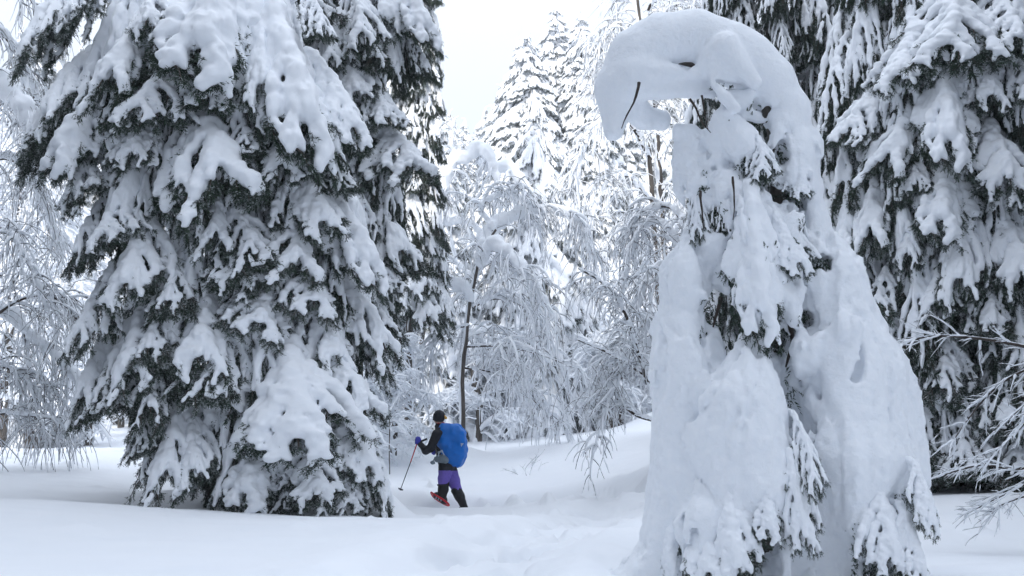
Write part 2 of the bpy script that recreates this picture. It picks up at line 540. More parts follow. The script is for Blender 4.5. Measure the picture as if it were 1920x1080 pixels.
TRAIL = [g2(500, 950, 19.5), g2(700, 950, 17.6), g2(800, 950, 17.0), g2(900, 950, 16.9), g2(1040, 940, 16.2), g2(1200, 940, 15), g2(1420, 940, 14)]
TRAIL2 = [g2(1180, 930, 15), g2(1130, 960, 12.5), g2(1060, 990, 9.5), g2(900, 1050, 7.0), g2(760, 1090, 5.2), g2(700, 1100, 3.0), (-1.2, -2), (-2.5, -12)]

MOUNDS = [(*g2(768, 860, 23), .35, .7), (*g2(768, 815, 28), .5, .8), (*g2(866, 830, 24), .25, .6), (*g2(1245, 790, 15), .3, .8), (*g2(420, 950, 13.2), .35, 1.2), (*g2(715, 960, 12.6), .35, .35), (*g2(560, 960, 12.4), .25, .9),
          (*g2(1770, 950, 13.8), .4, 1.4), (*g2(1470, 940, 18), .5, 1.6), (*g2(1250, 800, 29), .5, 1.0), (*g2(700, 820, 24), .5, 1.2), (*g2(640, 840, 22), .6, 1.5)]

def ground_h(x, y):
    x = np.asarray(x, float); y = np.asarray(y, float)
    sh = x.shape
    x = x.ravel(); y = y.ravel()
    w_ = _warp(x, y)
    out = np.empty(len(x))
    for i in range(0, len(x), 20000):
        s = slice(i, i + 20000)
        d = _phi(np.linalg.norm(w_[s][:, None] - _W[None], axis=-1))
        out[s] = d @ _S[:_n] + _S[_n] + w_[s] @ _S[_n + 1:]
    p = np.stack([x, y, np.zeros_like(x)], 1)
    soft = noise3(p * 0.35 + 5) * 0.05 + noise3(p * 0.11 + 2) * 0.06
    far = np.clip((y - 28) / 30, 0, 1)
    soft += far * (noise3(p * 0.16 + 9) * 0.8 + noise3(p * .5 + 4) * .25)
    out += soft
    for bx, by, ba, bw in MOUNDS: out += ba * np.exp(-((x - bx) ** 2 + (y - by) ** 2) / bw ** 2)
    # trampled trail: a trench of overlapping steps
    d1 = _seg(x, y, TRAIL); d2 = _seg(x, y, TRAIL2)
    lump = noise3(p * 2.6 + 1) * 0.5 + noise3(p * 6.0 + 3) * 0.32 + noise3(p * 14.0 + 7) * .14
    t1 = np.exp(-(d1 / 0.42) ** 4); t2 = np.exp(-(d2 / 0.5) ** 4)
    b1 = np.exp(-((d1 - 0.75) / 0.3) ** 2); b2 = np.exp(-((d2 - 0.8) / 0.35) ** 2)
    out += -0.20 * t1 + 0.05 * b1 + 0.06 * lump * (t1 + .5 * b1)
    t2w = np.exp(-(d2 / 1.1) ** 4)
    out += -0.12 * t2 + 0.04 * b2 + 0.07 * lump * (t2 + 0.5 * b2) + .03 * lump * t2w
    for (qx, qy, ux, uy) in PRINTS:          # snowshoe prints
        m = (np.abs(x - qx) < .5) & (np.abs(y - qy) < .5)
        if m.any():
            a = (x[m] - qx) * ux + (y[m] - qy) * uy; b = -(x[m] - qx) * uy + (y[m] - qy) * ux
            q = (a / .30) ** 4 + (b / .13) ** 4
            out[m] += -.075 / (1 + q ** 2) + .03 * np.exp(-((q - 2.2) / 1.4) ** 2)
    # wind ripples and settled lumps fallen from the boughs
    out += (noise3(p * [1.1, 3.4, 1] + 11) * .012 + noise3(p * [2.7, 7.0, 1] + 15) * .005) * np.exp(-np.maximum(y - 14, 0) / 6)
    fl = noise3(p * 1.9 + 21) * noise3(p * 5.3 + 31)
    out += np.clip(fl - .42, 0, 1) * .35 * np.exp(-((y - 15) / 9) ** 2)
    return out.reshape(sh)

def _prints(pts, step=.52, seed=3, jit=.07):
    rp = np.random.RandomState(seed); out = []; k = 0
    P = smooth_path([(a, b, 0) for a, b in pts], 400)
    d = np.concatenate([[0], np.cumsum(np.linalg.norm(np.diff(P, axis=0), axis=1))])
    for s in np.arange(0, d[-1], step):
        x_ = np.interp(s, d, P[:, 0]); y_ = np.interp(s, d, P[:, 1]); x2 = np.interp(s + .1, d, P[:, 0]); y2 = np.interp(s + .1, d, P[:, 1])
        u = np.array([x2 - x_, y2 - y_]); n = np.linalg.norm(u)
        if n < 1e-6: continue
        u = u / n; sd = .19 * (-1) ** k; k += 1
        a = rp.randn() * .18; u = np.array([u[0] * math.cos(a) - u[1] * math.sin(a), u[0] * math.sin(a) + u[1] * math.cos(a)])
        out.append((x_ - u[1] * sd + rp.randn() * jit, y_ + u[0] * sd + rp.randn() * jit, u[0], u[1]))
    return out
PRINTS = _prints(TRAIL2) + _prints(TRAIL2, .61, 8, .16) + _prints(TRAIL[2:], .5, 5)

def gz(x, y): return float(ground_h(np.array([x]), np.array([y]))[0])

_rows = np.concatenate([np.linspace(-70, 2.6, 26), np.arange(2.8, 24, 0.062), np.arange(24, 45, 0.25), np.geomspace(45.5, 420, 90)])
_s = np.linspace(-1, 1, 351)
_X = (_s + 2.2 * _s ** 3)[None, :] * (4.2 + 0.55 * np.maximum(_rows, 0))[:, None]
_Y = np.repeat(_rows[:, None], len(_s), 1)
_Z = ground_h(_X, _Y)
_V = np.stack([_X, _Y, _Z], -1).reshape(-1, 3)
_i = np.arange(len(_rows) * len(_s)).reshape(len(_rows), len(_s))
_F = np.stack([_i[:-1, :-1], _i[:-1, 1:], _i[1:, 1:], _i[1:, :-1]], -1).reshape(-1, 4)
struct(link('snowy_ground', new_mesh('snowy_ground', [(_V, _F, 0, True)], [M_GROUND])))
print('ground', round(time.time() - T0, 1))
# ------------------------------------------------------------------ spruces
def local(root, M):
    return Matrix.Translation(-Vector(root.location)) @ M

def part(name, me, root, kind=None):
    o = link(name, me, root)
    o.location = (-root.location[0], -root.location[1], -root.location[2])
    if kind: o['kind'] = kind
    return o

def add_bough(root, B, P, Q, outward, width, depth=1.0):
    me, ms, L, W = B
    o = link('bough', me, root, local(root, bough_matrix(P, Q, outward, width, L, W, depth)))
    link('snow', ms, o)
    return o

def pix(p):
    f = p[1] * _cp + (p[2] - CAM_Z) * _sp; u = -p[1] * _sp + (p[2] - CAM_Z) * _cp
    return 960 + FPX * p[0] / f, 540 - FPX * u / f

def outline(Ly, Lx, Ry, Rx, bx=None, by=None, gaps=()):
    """a crown's own left, right and lower limits, used for boughs on its near half"""
    def ok(P, Q, wd, Y):
        h = wd * FPX / Y * .42
        for p, k in ((P, .4), (Q, 1.0)):
            x, y = pix(p)
            if x - h * k < np.interp(y, Ly, Lx) or x + h * k > np.interp(y, Ry, Rx): return False
        for x0, y0, x1, y1 in gaps:
            if x0 < x < x1 and y0 < y < y1: return False
        if bx is not None and y > np.interp(x, bx, by): return False
        return True
    return ok

def crown_surface(c, rad, px, py):
    """point on a vertical crown cylinder of radius rad about trunk c, seen at a pixel"""
    Y = c[1]
    for _ in range(6):
        p = at(px, py, Y)
        dx = p[0] - c[0]
        Y = c[1] - math.sqrt(max(rad * rad - dx * dx, (0.25 * rad) ** 2)) * 0.92
    return at(px, py, Y)

def spruce(name, label, px, Y, H, rad, lobes=(), seed=0, tr=None, fill=1.0, z0=0.6, taper_from=0.45, kinds=None, group=None,
           category='spruce tree', keep=None, outer=.86, wr=(.40, .58), step=0.5, ln=(1.1, 1.7), lift=0.0, top_r=.25, back=0.55, steep=0.35):
    rng = np.random.RandomState(seed)
    x = (px - 960) / FPX * Y / _cp * 1.0
    base = np.array([x, Y, gz(x, Y) - 0.15])
    t = thing(name, label, category, base, group)
    c = base
    zs = np.linspace(0, H, 9)
    lean = rng.randn(2) * 0.05
    V, F = tube1(np.stack([c[0] + lean[0] * zs * .15, c[1] + lean[1] * zs * .15, c[2] + zs], 1), np.linspace(tr or 0.05 + H * 0.014, 0.03, 9), 10)
    part('trunk', new_mesh('trunk', [(V, F, 0, True)], [M_BARK]), t)
    kinds = kinds or (BIG, HEAVY, THIN, BIG)
    def prof(z):
        u = z / H
        if u < taper_from: return rad
        return rad * (top_r + (1 - top_r) * (1 - (u - taper_from) / (1 - taper_from)) ** 0.9)
    z = z0 + 0.5
    n = 0
    while z < H - 0.2:
        r = prof(z)
        for ring, frac, dens in ((0, outer, 1.0), (1, 0.45, 0.55)):
            m = max(3, int(fill * dens * 2 * math.pi * r * frac / 0.62))
            a0 = rng.rand() * 6.28
            for i in range(m):
                a = a0 + (i + rng.rand() * 0.6) / m * 2 * math.pi
                o = np.array([math.cos(a), math.sin(a), 0])
                if o[1] > 0.35 and rng.rand() > back: continue
                rr = r * frac * rng.uniform(0.82, 1.05)
                l = rng.uniform(*ln) * (0.7 + 0.3 * min(1, r / rad)) * (0.8 if ring else 1)
                P = c + o * (rr - l * steep) + [0, 0, z + rng.uniform(-.2, .2) + lift]
                Q = c + o * rr * 1.03 + [0, 0, z - l + rng.uniform(-.15, .15)]
                Q += np.array([-o[1], o[0], 0]) * rng.uniform(-.2, .2)
                gzz = c[2] + 0.2
                if Q[2] < gzz: Q[2] = gzz
                if P[2] - Q[2] < .5: continue
                wd = l * rng.uniform(*wr)
                if keep and not keep(P, Q, wd, Q[1]): continue
                K = THIN if ring else kinds[rng.randint(len(kinds))]
                add_bough(t, K[rng.randint(len(K))], P, Q, o + [0, 0, .25], wd)
                n += 1
        z += step
    for k, L in enumerate(lobes):
        ax, ay, bx, by, wd = L[:5]
        K = {'b': BIG, 'h': HEAVY if k % 2 else BIG, 't': THIN}[L[5]] if len(L) > 5 else BIG
        rr = rad + (L[6] if len(L) > 6 else 0.0)
        Q = crown_surface(c, rr * 1.02, bx, by)
        P = crown_surface(c, rr * 0.90, ax, ay)
        o = (P + Q) / 2 - c; o[2] = 0; o = o / np.linalg.norm(o)
        ln_ = np.linalg.norm(P - Q)
        P = P - o * ln_ * 0.22 + (P - Q) * 0.03
        add_bough(t, K[k % len(K)], P, Q, o + [0, 0, .3], wd * pxm(Y) * .98, 1.0)
        n += 1
    print(name, n)
    return t

LOBES_A = [
 (105, -60, 100, 120, 80), (150, -20, 150, 60, 70), (140, 90, 128, 250, 95), (105, 110, 98, 310, 70, 't'), (240, 20, 215, 200, 120, 'h'),
 (200, 150, 150, 330, 130, 'h'), (290, -40, 290, 80, 90), (345, 20, 350, 130, 90, 't'), (305, 110, 262, 250, 150, 'h'), (440, -90, 385, 165, 210, 'h'),
 (485, 10, 482, 200, 85, 'h'), (405, 120, 385, 225, 110), (345, 180, 400, 400, 180, 'h', .1), (275, 220, 258, 320, 90), (170, 270, 158, 400, 95),
 (445, 200, 462, 310, 100, 't'), (205, 370, 212, 480, 115), (178, 350, 172, 510, 70, 't'), (268, 400, 255, 570, 120), (425, 370, 480, 520, 120, 't'),
 (395, 350, 392, 480, 80), (520, -10, 560, 300, 160, 'h', .15), (560, 80, 600, 320, 110, 'h'), (605, 100, 642, 280, 100, 'h'), (580, -20, 590, 75, 60),
 (500, 230, 505, 345, 110), (555, 310, 590, 450, 120), (600, 280, 640, 370, 85, 't'), (530, 390, 525, 530, 130), (620, 340, 672, 540, 120, 'h'),
 (460, 430, 440, 560, 110), (560, 470, 570, 600, 120), (185, 500, 170, 660, 90), (240, 560, 250, 740, 115), (300, 540, 290, 690, 100, 't'),
 (210, 640, 205, 790, 100, 't'), (172, 620, 168, 780, 65), (395, 540, 375, 710, 130), (335, 460, 320, 600, 90, 't'), (430, 560, 395, 760, 110, 't'),
 (315, 620, 300, 800, 90, 't'), (312, 730, 305, 930, 100), (350, 770, 368, 905, 75), (270, 760, 275, 860, 60, 't'), (640, 500, 690, 680, 110, 'h'),
 (600, 560, 610, 700, 110), (680, 560, 700, 720, 90), (500, 520, 470, 640, 120),
]
LOBES_B = [
 (650, -40, 672, 100, 100), (735, -60, 785, 90, 110, 'h'), (640, 90, 672, 200, 90), (700, 140, 722, 250, 100), (715, 235, 745, 345, 145, 'h'),
 (700, 350, 745, 500, 90), (725, 410, 772, 520, 90, 't'), (560, -30, 600, 90, 100, 't'), (610, 20, 625, 140, 80), (690, 30, 705, 140, 80, 't'), (770, 60, 790, 150, 60, 't'),
 (680, 430, 715, 560, 100), (700, 520, 730, 640, 90, 't'), (640, 200, 660, 300, 90, 't'),
]
LOBES_R = [
 (1770, -30, 1752, 140, 190, 'h'), (1770, 100, 1785, 310, 110, 'h', .2), (1705, 50, 1690, 175, 115), (1652, 150, 1600, 285, 115), (1695, 185, 1652, 340, 115, 'h'),
 (1845, 100, 1848, 210, 85), (1860, 210, 1872, 380, 135, 'h'), (1882, -20, 1888, 110, 100), (1895, 80, 1902, 200, 90), (1780, 290, 1770, 450, 115, 'h', .1),
 (1800, 330, 1792, 560, 95, 'h'), (1720, 280, 1722, 370, 65), (1620, 320, 1640, 480, 100, 'h'), (1712, 390, 1704, 500, 60), (1882, 360, 1900, 560, 115, 'h'),
 (1590, 370, 1600, 500, 90), (1680, 470, 1670, 600, 90, 't'), (1740, 480, 1745, 600, 90), (1840, 500, 1850, 640, 100, 't'), (1900, 520, 1905, 700, 100, 't'),
 (1700, 560, 1690, 700, 90, 't'), (1780, 620, 1770, 760, 100, 't'), (1870, 680, 1880, 820, 110, 't'), (1800, 760, 1800, 900, 110, 't'), (1740, 700, 1740, 860, 90, 't'), (1900, 780, 1900, 925, 110, 't'),
]
LOBES_C = [
 (500, 590, 480, 720, 130, 'h', -.25), (440, 615, 425, 790, 110, 'h', -.1), (405, 740, 400, 900, 80), (545, 640, 560, 860, 190, 'h', .15), (610, 650, 660, 800, 130, 'h'),
 (500, 800, 480, 950, 130, 'h', .1), (590, 810, 585, 955, 120, 'h', .15), (650, 740, 665, 900, 110, 'h'), (690, 800, 690, 955, 80), (630, 870, 630, 960, 90),
 (430, 850, 425, 960, 90, 't'), (540, 850, 540, 960, 80, 't'), (708, 805, 700, 950, 60, 'h', .1),
]

KEEP_A = outline([-600, 0, 150, 330, 345, 500, 640, 780, 850, 910, 945], [70, 95, 95, 108, 172, 172, 184, 182, 235, 270, 300],
                 [-600, 0, 60, 200, 300, 400, 560, 700, 760, 960], [630, 570, 590, 630, 650, 665, 700, 705, 660, 600],
                 [0, 150, 215, 265, 300, 345, 350, 385, 400, 2000], [740, 765, 820, 880, 905, 900, 860, 850, 960, 960],
                 gaps=((332, 450, 412, 620), (330, 640, 372, 740), (350, 700, 392, 900), (232, 760, 262, 900), (415, 215, 455, 275), (640, 20, 690, 330)))
KEEP_B = outline([0, 1], [-500, -500], [-600, 0, 130, 240, 340, 500, 560, 700, 760, 960], [840, 800, 795, 745, 775, 780, 745, 738, 690, 660])
KEEP_C = outline([560, 600, 700, 800, 960], [430, 425, 405, 395, 390], [560, 640, 700, 800, 960], [620, 655, 680, 705, 715])
spruce('spruce_tree', 'huge spruce on the left with long drooping snow-laden boughs reaching almost to the ground', 420, 13.2, 12.5, 2.35, LOBES_A, 1, z0=1.2, fill=.72, steep=.14, keep=KEEP_A, outer=.80, ln=(1.3, 2.1), wr=(.28, .42), kinds=(BIG, THIN))
spruce('spruce_tree', 'tall dark spruce behind the huge left spruce, its crown edge against the pale sky', 660, 16.5, 15, 1.5, LOBES_B, 2, z0=1.5, kinds=(BIG, THIN), fill=1.0, steep=.13, keep=KEEP_B, outer=.8, ln=(1.2, 1.9), wr=(.28, .42))
spruce('spruce_tree', 'tall slender spruce with dark tips at the left edge of the open sky', 768, 23, 16.5, 0.8, (), 5, z0=3.6, tr=.09, kinds=(BIG, THIN), fill=1.1, taper_from=.25)
spruce('young_spruce', 'young spruce buried in thick snow at the foot of the huge left spruce', 555, 12.2, 2.9, 1.0, LOBES_C, 3, z0=0.1, step=.55, taper_from=.05, ln=(.7, 1.0), top_r=.15, fill=.8, keep=KEEP_C)
spruce('spruce_tree', 'big shaded spruce on the right edge with heavy snow fans above bare twigs', 1770, 13.8, 13, 1.75, LOBES_R, 4, z0=0.9, kinds=(BIG, THIN, THIN), fill=.95, steep=.12, outer=.8, ln=(1.2, 2.0), wr=(.28, .42))
spruce('spruce_tree', 'dark spruce directly behind the bent snow-covered tree', 1470, 18, 14.5, 1.7, (), 6, z0=1.0, kinds=(THIN,), fill=.92, steep=.12, wr=(.26, .4), ln=(1.2, 2.0))
spruce('spruce_tree', 'shaded spruce cut off by the right edge, behind the big shaded spruce', 2010, 17, 14.5, 1.9, (), 7, z0=1.0, kinds=(BIG, THIN), fill=.8, steep=.12, wr=(.28, .4), ln=(1.2, 2.0))
spruce('spruce_tree', 'shaded spruce filling the gap between the bent tree and the right-hand spruce', 1630, 20.5, 16, 1.9, (), 8, z0=1.0, kinds=(THIN,), fill=.78, steep=.12, wr=(.26, .4), ln=(1.2, 2.0))
print('spruces', round(time.time() - T0, 1))
# ------------------------------------------------------------------ the bent, snow-buried tree
GD = 6.5
GU = pxm(GD)
def G(px, py, d=0.0):
    """d: metres behind (+) or before (-) the tree's middle plane"""
    p = at(px, py, GD)
    return p + np.array([0, d, 0])

_gb = at(1450, 1085, GD)
ghost_base = np.array([_gb[0], GD + .1, gz(_gb[0], GD + .1)])
ghost = thing('bent_spruce', 'bowed-over young spruce wrapped in thick smooth snow, its top curling over to the left', 'snow-covered tree', ghost_base)
g = Snow(G(1060, -20, 0) + [0, -1.35, 0], G(1800, 1160, 0) * [1, 1, 1] + [0, 1.35, 0], 0.021) if False else None
_lo = np.array([G(1070, 1180)[0], GD - 1.35, ghost_base[2] - 0.35]); _hi = np.array([G(1800, 0)[0], GD + 1.35, G(1300, -30)[2]])
g = Snow(_lo, _hi, 0.0165)
def surf(px, py, near=-1.2):
    """depth offset of the snow surface met at a pixel"""
    for d in np.arange(near, 1.0, .012):
        p = at(px, py, GD + d)
        i = np.round((p - g.lo) / g.h).astype(int)
        if (i >= 0).all() and (i < g.n).all() and g.f[tuple(i)] < 0: return d
    return 0.0
def C(ax, ay, ar, bx, by, br, d1=0.0, d2=None, k=0.06):
    g.cap(G(ax, ay, d1), G(bx, by, d1 if d2 is None else d2), ar * GU, br * GU, k)
def PTH(pts, k=0.07):
    for a, b in zip(pts[:-1], pts[1:]):
        g.cap(G(a[0], a[1], a[3]), G(b[0], b[1], b[3]), a[2] * GU, b[2] * GU, k)
# arch
PTH([(1164, 150, 44, .02), (1192, 104, 47, .0), (1240, 78, 48, 0), (1300, 74, 51, .0), (1360, 92, 50, 0), (1400, 118, 50, 0), (1438, 155, 48, .0), (1474, 210, 42, .0), (1496, 280, 42, .0), (1502, 345, 38, .0)], .10)
C(1502, 345, 38, 1480, 362, 16, .0, -.06, .04); C(1516, 350, 20, 1524, 372, 8, -.02, -.06, .03); C(1470, 300, 18, 1462, 352, 12, -.04, -.08, .04)
C(1500, 340, 46, 1505, 420, 44, .16, .16, .1)
C(1160, 170, 46, 1150, 240, 18, .05)                      # drooping beak
C(1165, 165, 42, 1215, 205, 22, .12, .18); C(1215, 200, 24, 1250, 205, 20, .25)
C(1180, 142, 28, 1310, 148, 9, -.10, -.12, .05)          # upper lip under the crown
C(1182, 164, 30, 1330, 170, 16, -.04, -.02, .05)          # lower lip
C(1348, 108, 30, 1400, 178, 13, -.18, -.24, .03)           # hanging finger
C(1330, 128, 30, 1345, 150, 18, -.12, -.14, .05); C(1345, 150, 18, 1385, 165, 8, -.15)
C(1330, 160, 10, 1345, 200, 11, -.17, -.22, .02); C(1345, 200, 11, 1366, 224, 9, -.22, -.24, .02)
C(1365, 198, 20, 1395, 192, 14, -.10, -.12, .03)
C(1395, 215, 18, 1420, 228, 12, -.06, -.05, .05)
# upper body
C(1352, 232, 22, 1385, 275, 30, -.10, -.12); C(1385, 270, 32, 1400, 330, 30, -.10, -.06)
C(1340, 250, 20, 1350, 380, 24, -.02, -.05); C(1275, 240, 13, 1325, 265, 14, .02, -.02, .04)
C(1290, 250, 24, 1298, 350, 32, .05, .04); C(1285, 300, 22, 1300, 380, 18, .06)
C(1460, 240, 22, 1450, 300, 22, -.10, -.12); C(1480, 300, 34, 1478, 352, 20, -.08, -.14, .04)
C(1505, 340, 10, 1508, 400, 9, -.16, -.18, .02); C(1452, 300, 20, 1440, 345, 16, -.1)
C(1400, 250, 28, 1430, 420, 48, .12, .15)
C(1360, 350, 24, 1395, 420, 30, -.10, -.16); C(1345, 340, 12, 1358, 420, 7, -.12, -.2, .02)
C(1395, 380, 34, 1470, 440, 34, -.10, -.12); C(1470, 420, 30, 1478, 500, 15, -.16, -.2, .04)
C(1372, 400, 26, 1402, 560, 42, -.22, -.30, .05)          # centre tongue
C(1402, 540, 38, 1425, 560, 18, -.30, -.32, .04); C(1395, 590, 12, 1398, 612, 10, -.34, -.36, .02); C(1412, 585, 9, 1424, 620, 7, -.36, -.38, .02)
C(1440, 520, 20, 1468, 600, 16, -.16, -.22, .04); C(1478, 520, 7, 1484, 560, 6, -.2, -.22, .02)
# left flank
C(1305, 440, 26, 1290, 520, 46, .02, -.02); C(1292, 520, 50, 1290, 700, 62, 0, -.05, .10); C(1290, 700, 64, 1292, 980, 72, -.05, -.12, .12)
C(1335, 470, 34, 1345, 540, 20, -.06, -.1)
C(1312, 560, 12, 1340, 620, 12, -.22, -.24, .03)          # bar between the two holes
C(1262, 620, 30, 1268, 900, 40, .1, .0, .12)
C(1270, 950, 44, 1240, 1120, 60, .05, 0, .2)
# centre mound
C(1388, 648, 26, 1372, 760, 66, -.26, -.30, .08); C(1372, 760, 68, 1385, 900, 82, -.30, -.32, .08)
C(1360, 830, 62, 1340, 940, 52, -.34, -.36, .1); C(1440, 860, 38, 1445, 930, 28, -.34, -.40, .06)
# saddle and right drapes
C(1505, 380, 46, 1545, 520, 66, .10, .06, .10); C(1545, 520, 68, 1590, 700, 96, .06, .02, .12); C(1590, 700, 98, 1622, 880, 96, .02, -.02, .12)
C(1622, 880, 92, 1640, 1010, 62, -.04, -.08, .1)
C(1460, 680, 34, 1500, 672, 32, -.12, -.20, .06); C(1500, 672, 32, 1556, 626, 30, -.20, -.28, .05)   # curl
C(1555, 690, 44, 1560, 860, 62, -.22, -.30, .08); C(1560, 860, 64, 1570, 980, 56, -.30, -.34, .08)
C(1668, 740, 42, 1698, 900, 40, -.02, -.04, .05); C(1705, 900, 26, 1712, 950, 12, -.06); C(1706, 940, 9, 1703, 968, 6, -.08, k=.02); C(1726, 930, 10, 1727, 982, 6, -.05, k=.02)
C(1500, 780, 48, 1530, 1080, 66, -.05, -.18, .12); C(1530, 1000, 62, 1530, 1150, 80, -.15, -.2, .15)
C(1650, 1000, 34, 1672, 1060, 14, -.14, -.18, .04); C(1690, 980, 30, 1700, 1120, 36, .12, .12, .08); C(1610, 960, 40, 1612, 1045, 26, -.26, -.28, .05)
# skirts of fingers over the dark opening at the foot
for fx, fy, gy, r in ((1336, 940, 1040, 16), (1352, 950, 1048, 12), (1372, 950, 1004, 9), (1398, 950, 1006, 9), (1418, 940, 990, 8), (1433, 950, 1056, 9), (1462, 900, 1010, 12), (1450, 850, 905, 12), (1302, 960, 1060, 26), (1270, 980, 1080, 26), (1318, 980, 1070, 14)):
    C(fx, fy, r * 1.5, fx + (2 if fx < 1400 else 4), gy - 10, r * .62, -.42, -.47, .03)
C(1455, 1060, 34, 1430, 1150, 60, -.2, -.2, .1)
# drift round the foot
for (dx, dy_, r) in ((1200, 1150, 70), (1250, 1180, 90), (1500, 1190, 90), (1690, 1180, 70), (1350, 1200, 80)):
    g.ell(G(dx, dy_, 0), np.array([r * 1.5, r * 2.6, r]) * GU, .25)
C(1432, 560, 44, 1450, 900, 66, .12, .05, .06); C(1475, 640, 40, 1500, 800, 60, .12, .08, .06)
# hollows
HOLES = []
def H(px, py, rx, ry, d=None, rd=.16, tilt=0.0, k=.02, sink=.35):
    ct, st = math.cos(tilt), math.sin(tilt)
    dd = surf(px, py) + rd * sink
    HOLES.append((G(px, py, dd), rx * GU, ry * GU, rd))
    g.ell(G(px, py, dd), [rx * GU, rd, ry * GU], k, True, [[ct, 0, -st], [0, 1, 0], [st, 0, ct]])
def groove(pts, w, dep=.05, k=.02):
    q = smooth_path([(x, y, 0) for x, y in pts], len(pts) * 4)
    ds = [surf(x, y) for x, y, _ in q]
    for i in range(len(q) - 1):
        e = max(.12, 1.15 * (1 - (2 * abs(i / (len(q) - 1) - .45)) ** 1.6))
        g.cap(G(q[i][0], q[i][1], ds[i] + .01), G(q[i + 1][0], q[i + 1][1], ds[i + 1] + .01), w * GU * e, w * GU * e, k, True)
        g.cap(G(q[i][0], q[i][1], ds[i] + dep), G(q[i + 1][0], q[i + 1][1], ds[i + 1] + dep), w * GU * e * .8, w * GU * e * .8, k, True)
groove([(1372, 395), (1366, 470), (1372, 560)], 5, .06); groove([(1418, 430), (1440, 480), (1448, 560)], 7, .08); groove([(1500, 330), (1502, 400), (1498, 480), (1485, 540)], 5, .08)
groove([(1448, 640), (1462, 720), (1490, 790), (1512, 850)], 10, .08, .06); groove([(1628, 740), (1650, 830), (1668, 920)], 7, .05, .04); groove([(1668, 900), (1676, 980), (1690, 1040)], 6, .07)
groove([(1300, 470), (1330, 520), (1376, 540)], 8, .03, .05); groove([(1240, 620), (1236, 720), (1228, 800)], 6, .03, .04); groove([(1440, 820), (1462, 880), (1468, 950)], 8, .08)
groove([(1582, 640), (1576, 700), (1560, 720)], 8, .05, .04); groove([(1300, 250), (1330, 300), (1336, 380)], 5, .06); groove([(1385, 265), (1415, 310), (1440, 345)], 6, .06)
groove([(1270, 940), (1278, 1000), (1270, 1060)], 7, .05); groove([(1420, 390), (1480, 405), (1500, 380)], 8, .05, .04)
H(1334, 582, 13, 36, 0, .30, R(-14), sink=.7); H(1316, 622, 5, 26, 0, .22, R(-28), sink=.6)
H(1462, 640, 14, 22, 0, .22, sink=.6); H(1500, 600, 15, 12, 0, .22, sink=.6); H(1433, 478, 9, 28, 0, .16, R(-25), sink=.6)
H(1530, 500, 13, 15, 0, .12); H(1492, 455, 4, 40, 0, .16, sink=.6)
H(1398, 1040, 54, 80, 0, .55, 0, .02, .75); H(1616, 1066, 26, 24, 0, .24, sink=.6); H(1603, 1000, 4, 20, 0, .12)
H(1676, 935, 10, 32, 0, .2); H(1470, 900, 6, 28, 0, .12, R(10)); H(1412, 206, 13, 9, 0, .2, sink=.7); H(1434, 214, 12, 12, 0, .22, sink=.7); H(1390, 300, 6, 10, 0, .1)
groove([(1222, 126), (1262, 134), (1302, 150)], 5, .09, .01); H(1348, 176, 24, 6, 0, .12, R(-25), .015, .6); H(1458, 296, 9, 24, 0, .14)
H(1392, 318, 12, 13, 0, .12, k=.02); H(1425, 326, 15, 11, 0, .12); H(1468, 366, 22, 9, 0, .14, sink=.6); H(1501, 372, 4, 30, 0, .14); H(1324, 335, 9, 20, 0, .12)
H(1384, 455, 3, 30, 0, .06); H(1300, 395, 4, 18, 0, .1); H(1358, 400, 3, 26, 0, .1)
H(1260, 1055, 5, 30, 0, .08); H(1310, 1075, 12, 14, 0, .12)
# fingers again across the dark opening at the foot
for fx, fy, ex, ey, r, d in ((1344, 960, 1356, 1052, 12, -.43), (1372, 952, 1376, 1000, 8, -.42), (1399, 950, 1401, 1008, 9, -.42), (1420, 945, 1421, 985, 7, -.42), (1432, 970, 1436, 1056, 9, -.44), (1455, 945, 1467, 1010, 11, -.40), (1330, 985, 1336, 1046, 10, -.40)):
    g.cap(G(fx, fy, d), G((fx + ex) / 2, (fy + ey) / 2, d - .03), r * 1.5 * GU, r * GU, .03)
    g.cap(G((fx + ex) / 2, (fy + ey) / 2, d - .03), G(ex, ey - r * .5, d - .04), r * GU, r * .55 * GU, .02)
def _lowonly(P):        # the trailing drapes are ribbed, the crown stays smooth
    return np.clip((G(1300, 160)[2] - P[:, 2]) / 0.8, 0.15, 1).astype(np.float32)
def crease(fr, amp, off, mask, sharp=5.0):
    I = np.nonzero(np.abs(g.f) < amp + .05)
    P = np.stack([g.ax[j][I[j]] for j in range(3)], 1).astype(np.float32)
    Pw = P + np.stack([noise3(P * 2.1 + 3), noise3(P * 2.1 + 13), noise3(P * 1.4 + 23)], 1) * .12
    g.f[I] += amp * np.clip(1 - np.abs(noise3(Pw * np.asarray(fr, np.float32) + off)) * sharp, 0, 1) * mask(P)
crease((3.6, 3.6, 1.0), 0.036, 2.2, _lowonly)
crease((7.5, 7.5, 2.2), 0.026, 12.7, _lowonly)
g.rough((6, 6, 1.1), 0.036, off=3.3, mask=_lowonly)
g.rough((14, 14, 2.6), 0.015, off=1.3, mask=_lowonly)
g.rough((26, 26, 20), 0.010, off=8.1, mask=_lowonly)
def _near_holes(P):
    m = np.zeros(len(P), np.float32)
    for c_, a, b_, rd in HOLES:
        q = (P - c_.astype(np.float32)) / np.array([a + .03, rd + .05, b_ + .03], np.float32)
        m = np.maximum(m, np.clip(1.6 - np.sqrt((q * q).sum(1)), 0, 1))
    return m
g.rough(22.0, 0.022, off=6.1, mask=_near_holes, band=.05)
g.rough(44.0, 0.009, off=4.1, mask=_lowonly)
GVm, GQm = drop_small(*g.mesh(), nmin=200)
part('snow', new_mesh('ghost_snow', [(GVm, GQm, 0, True)], [M_RIME]), ghost)
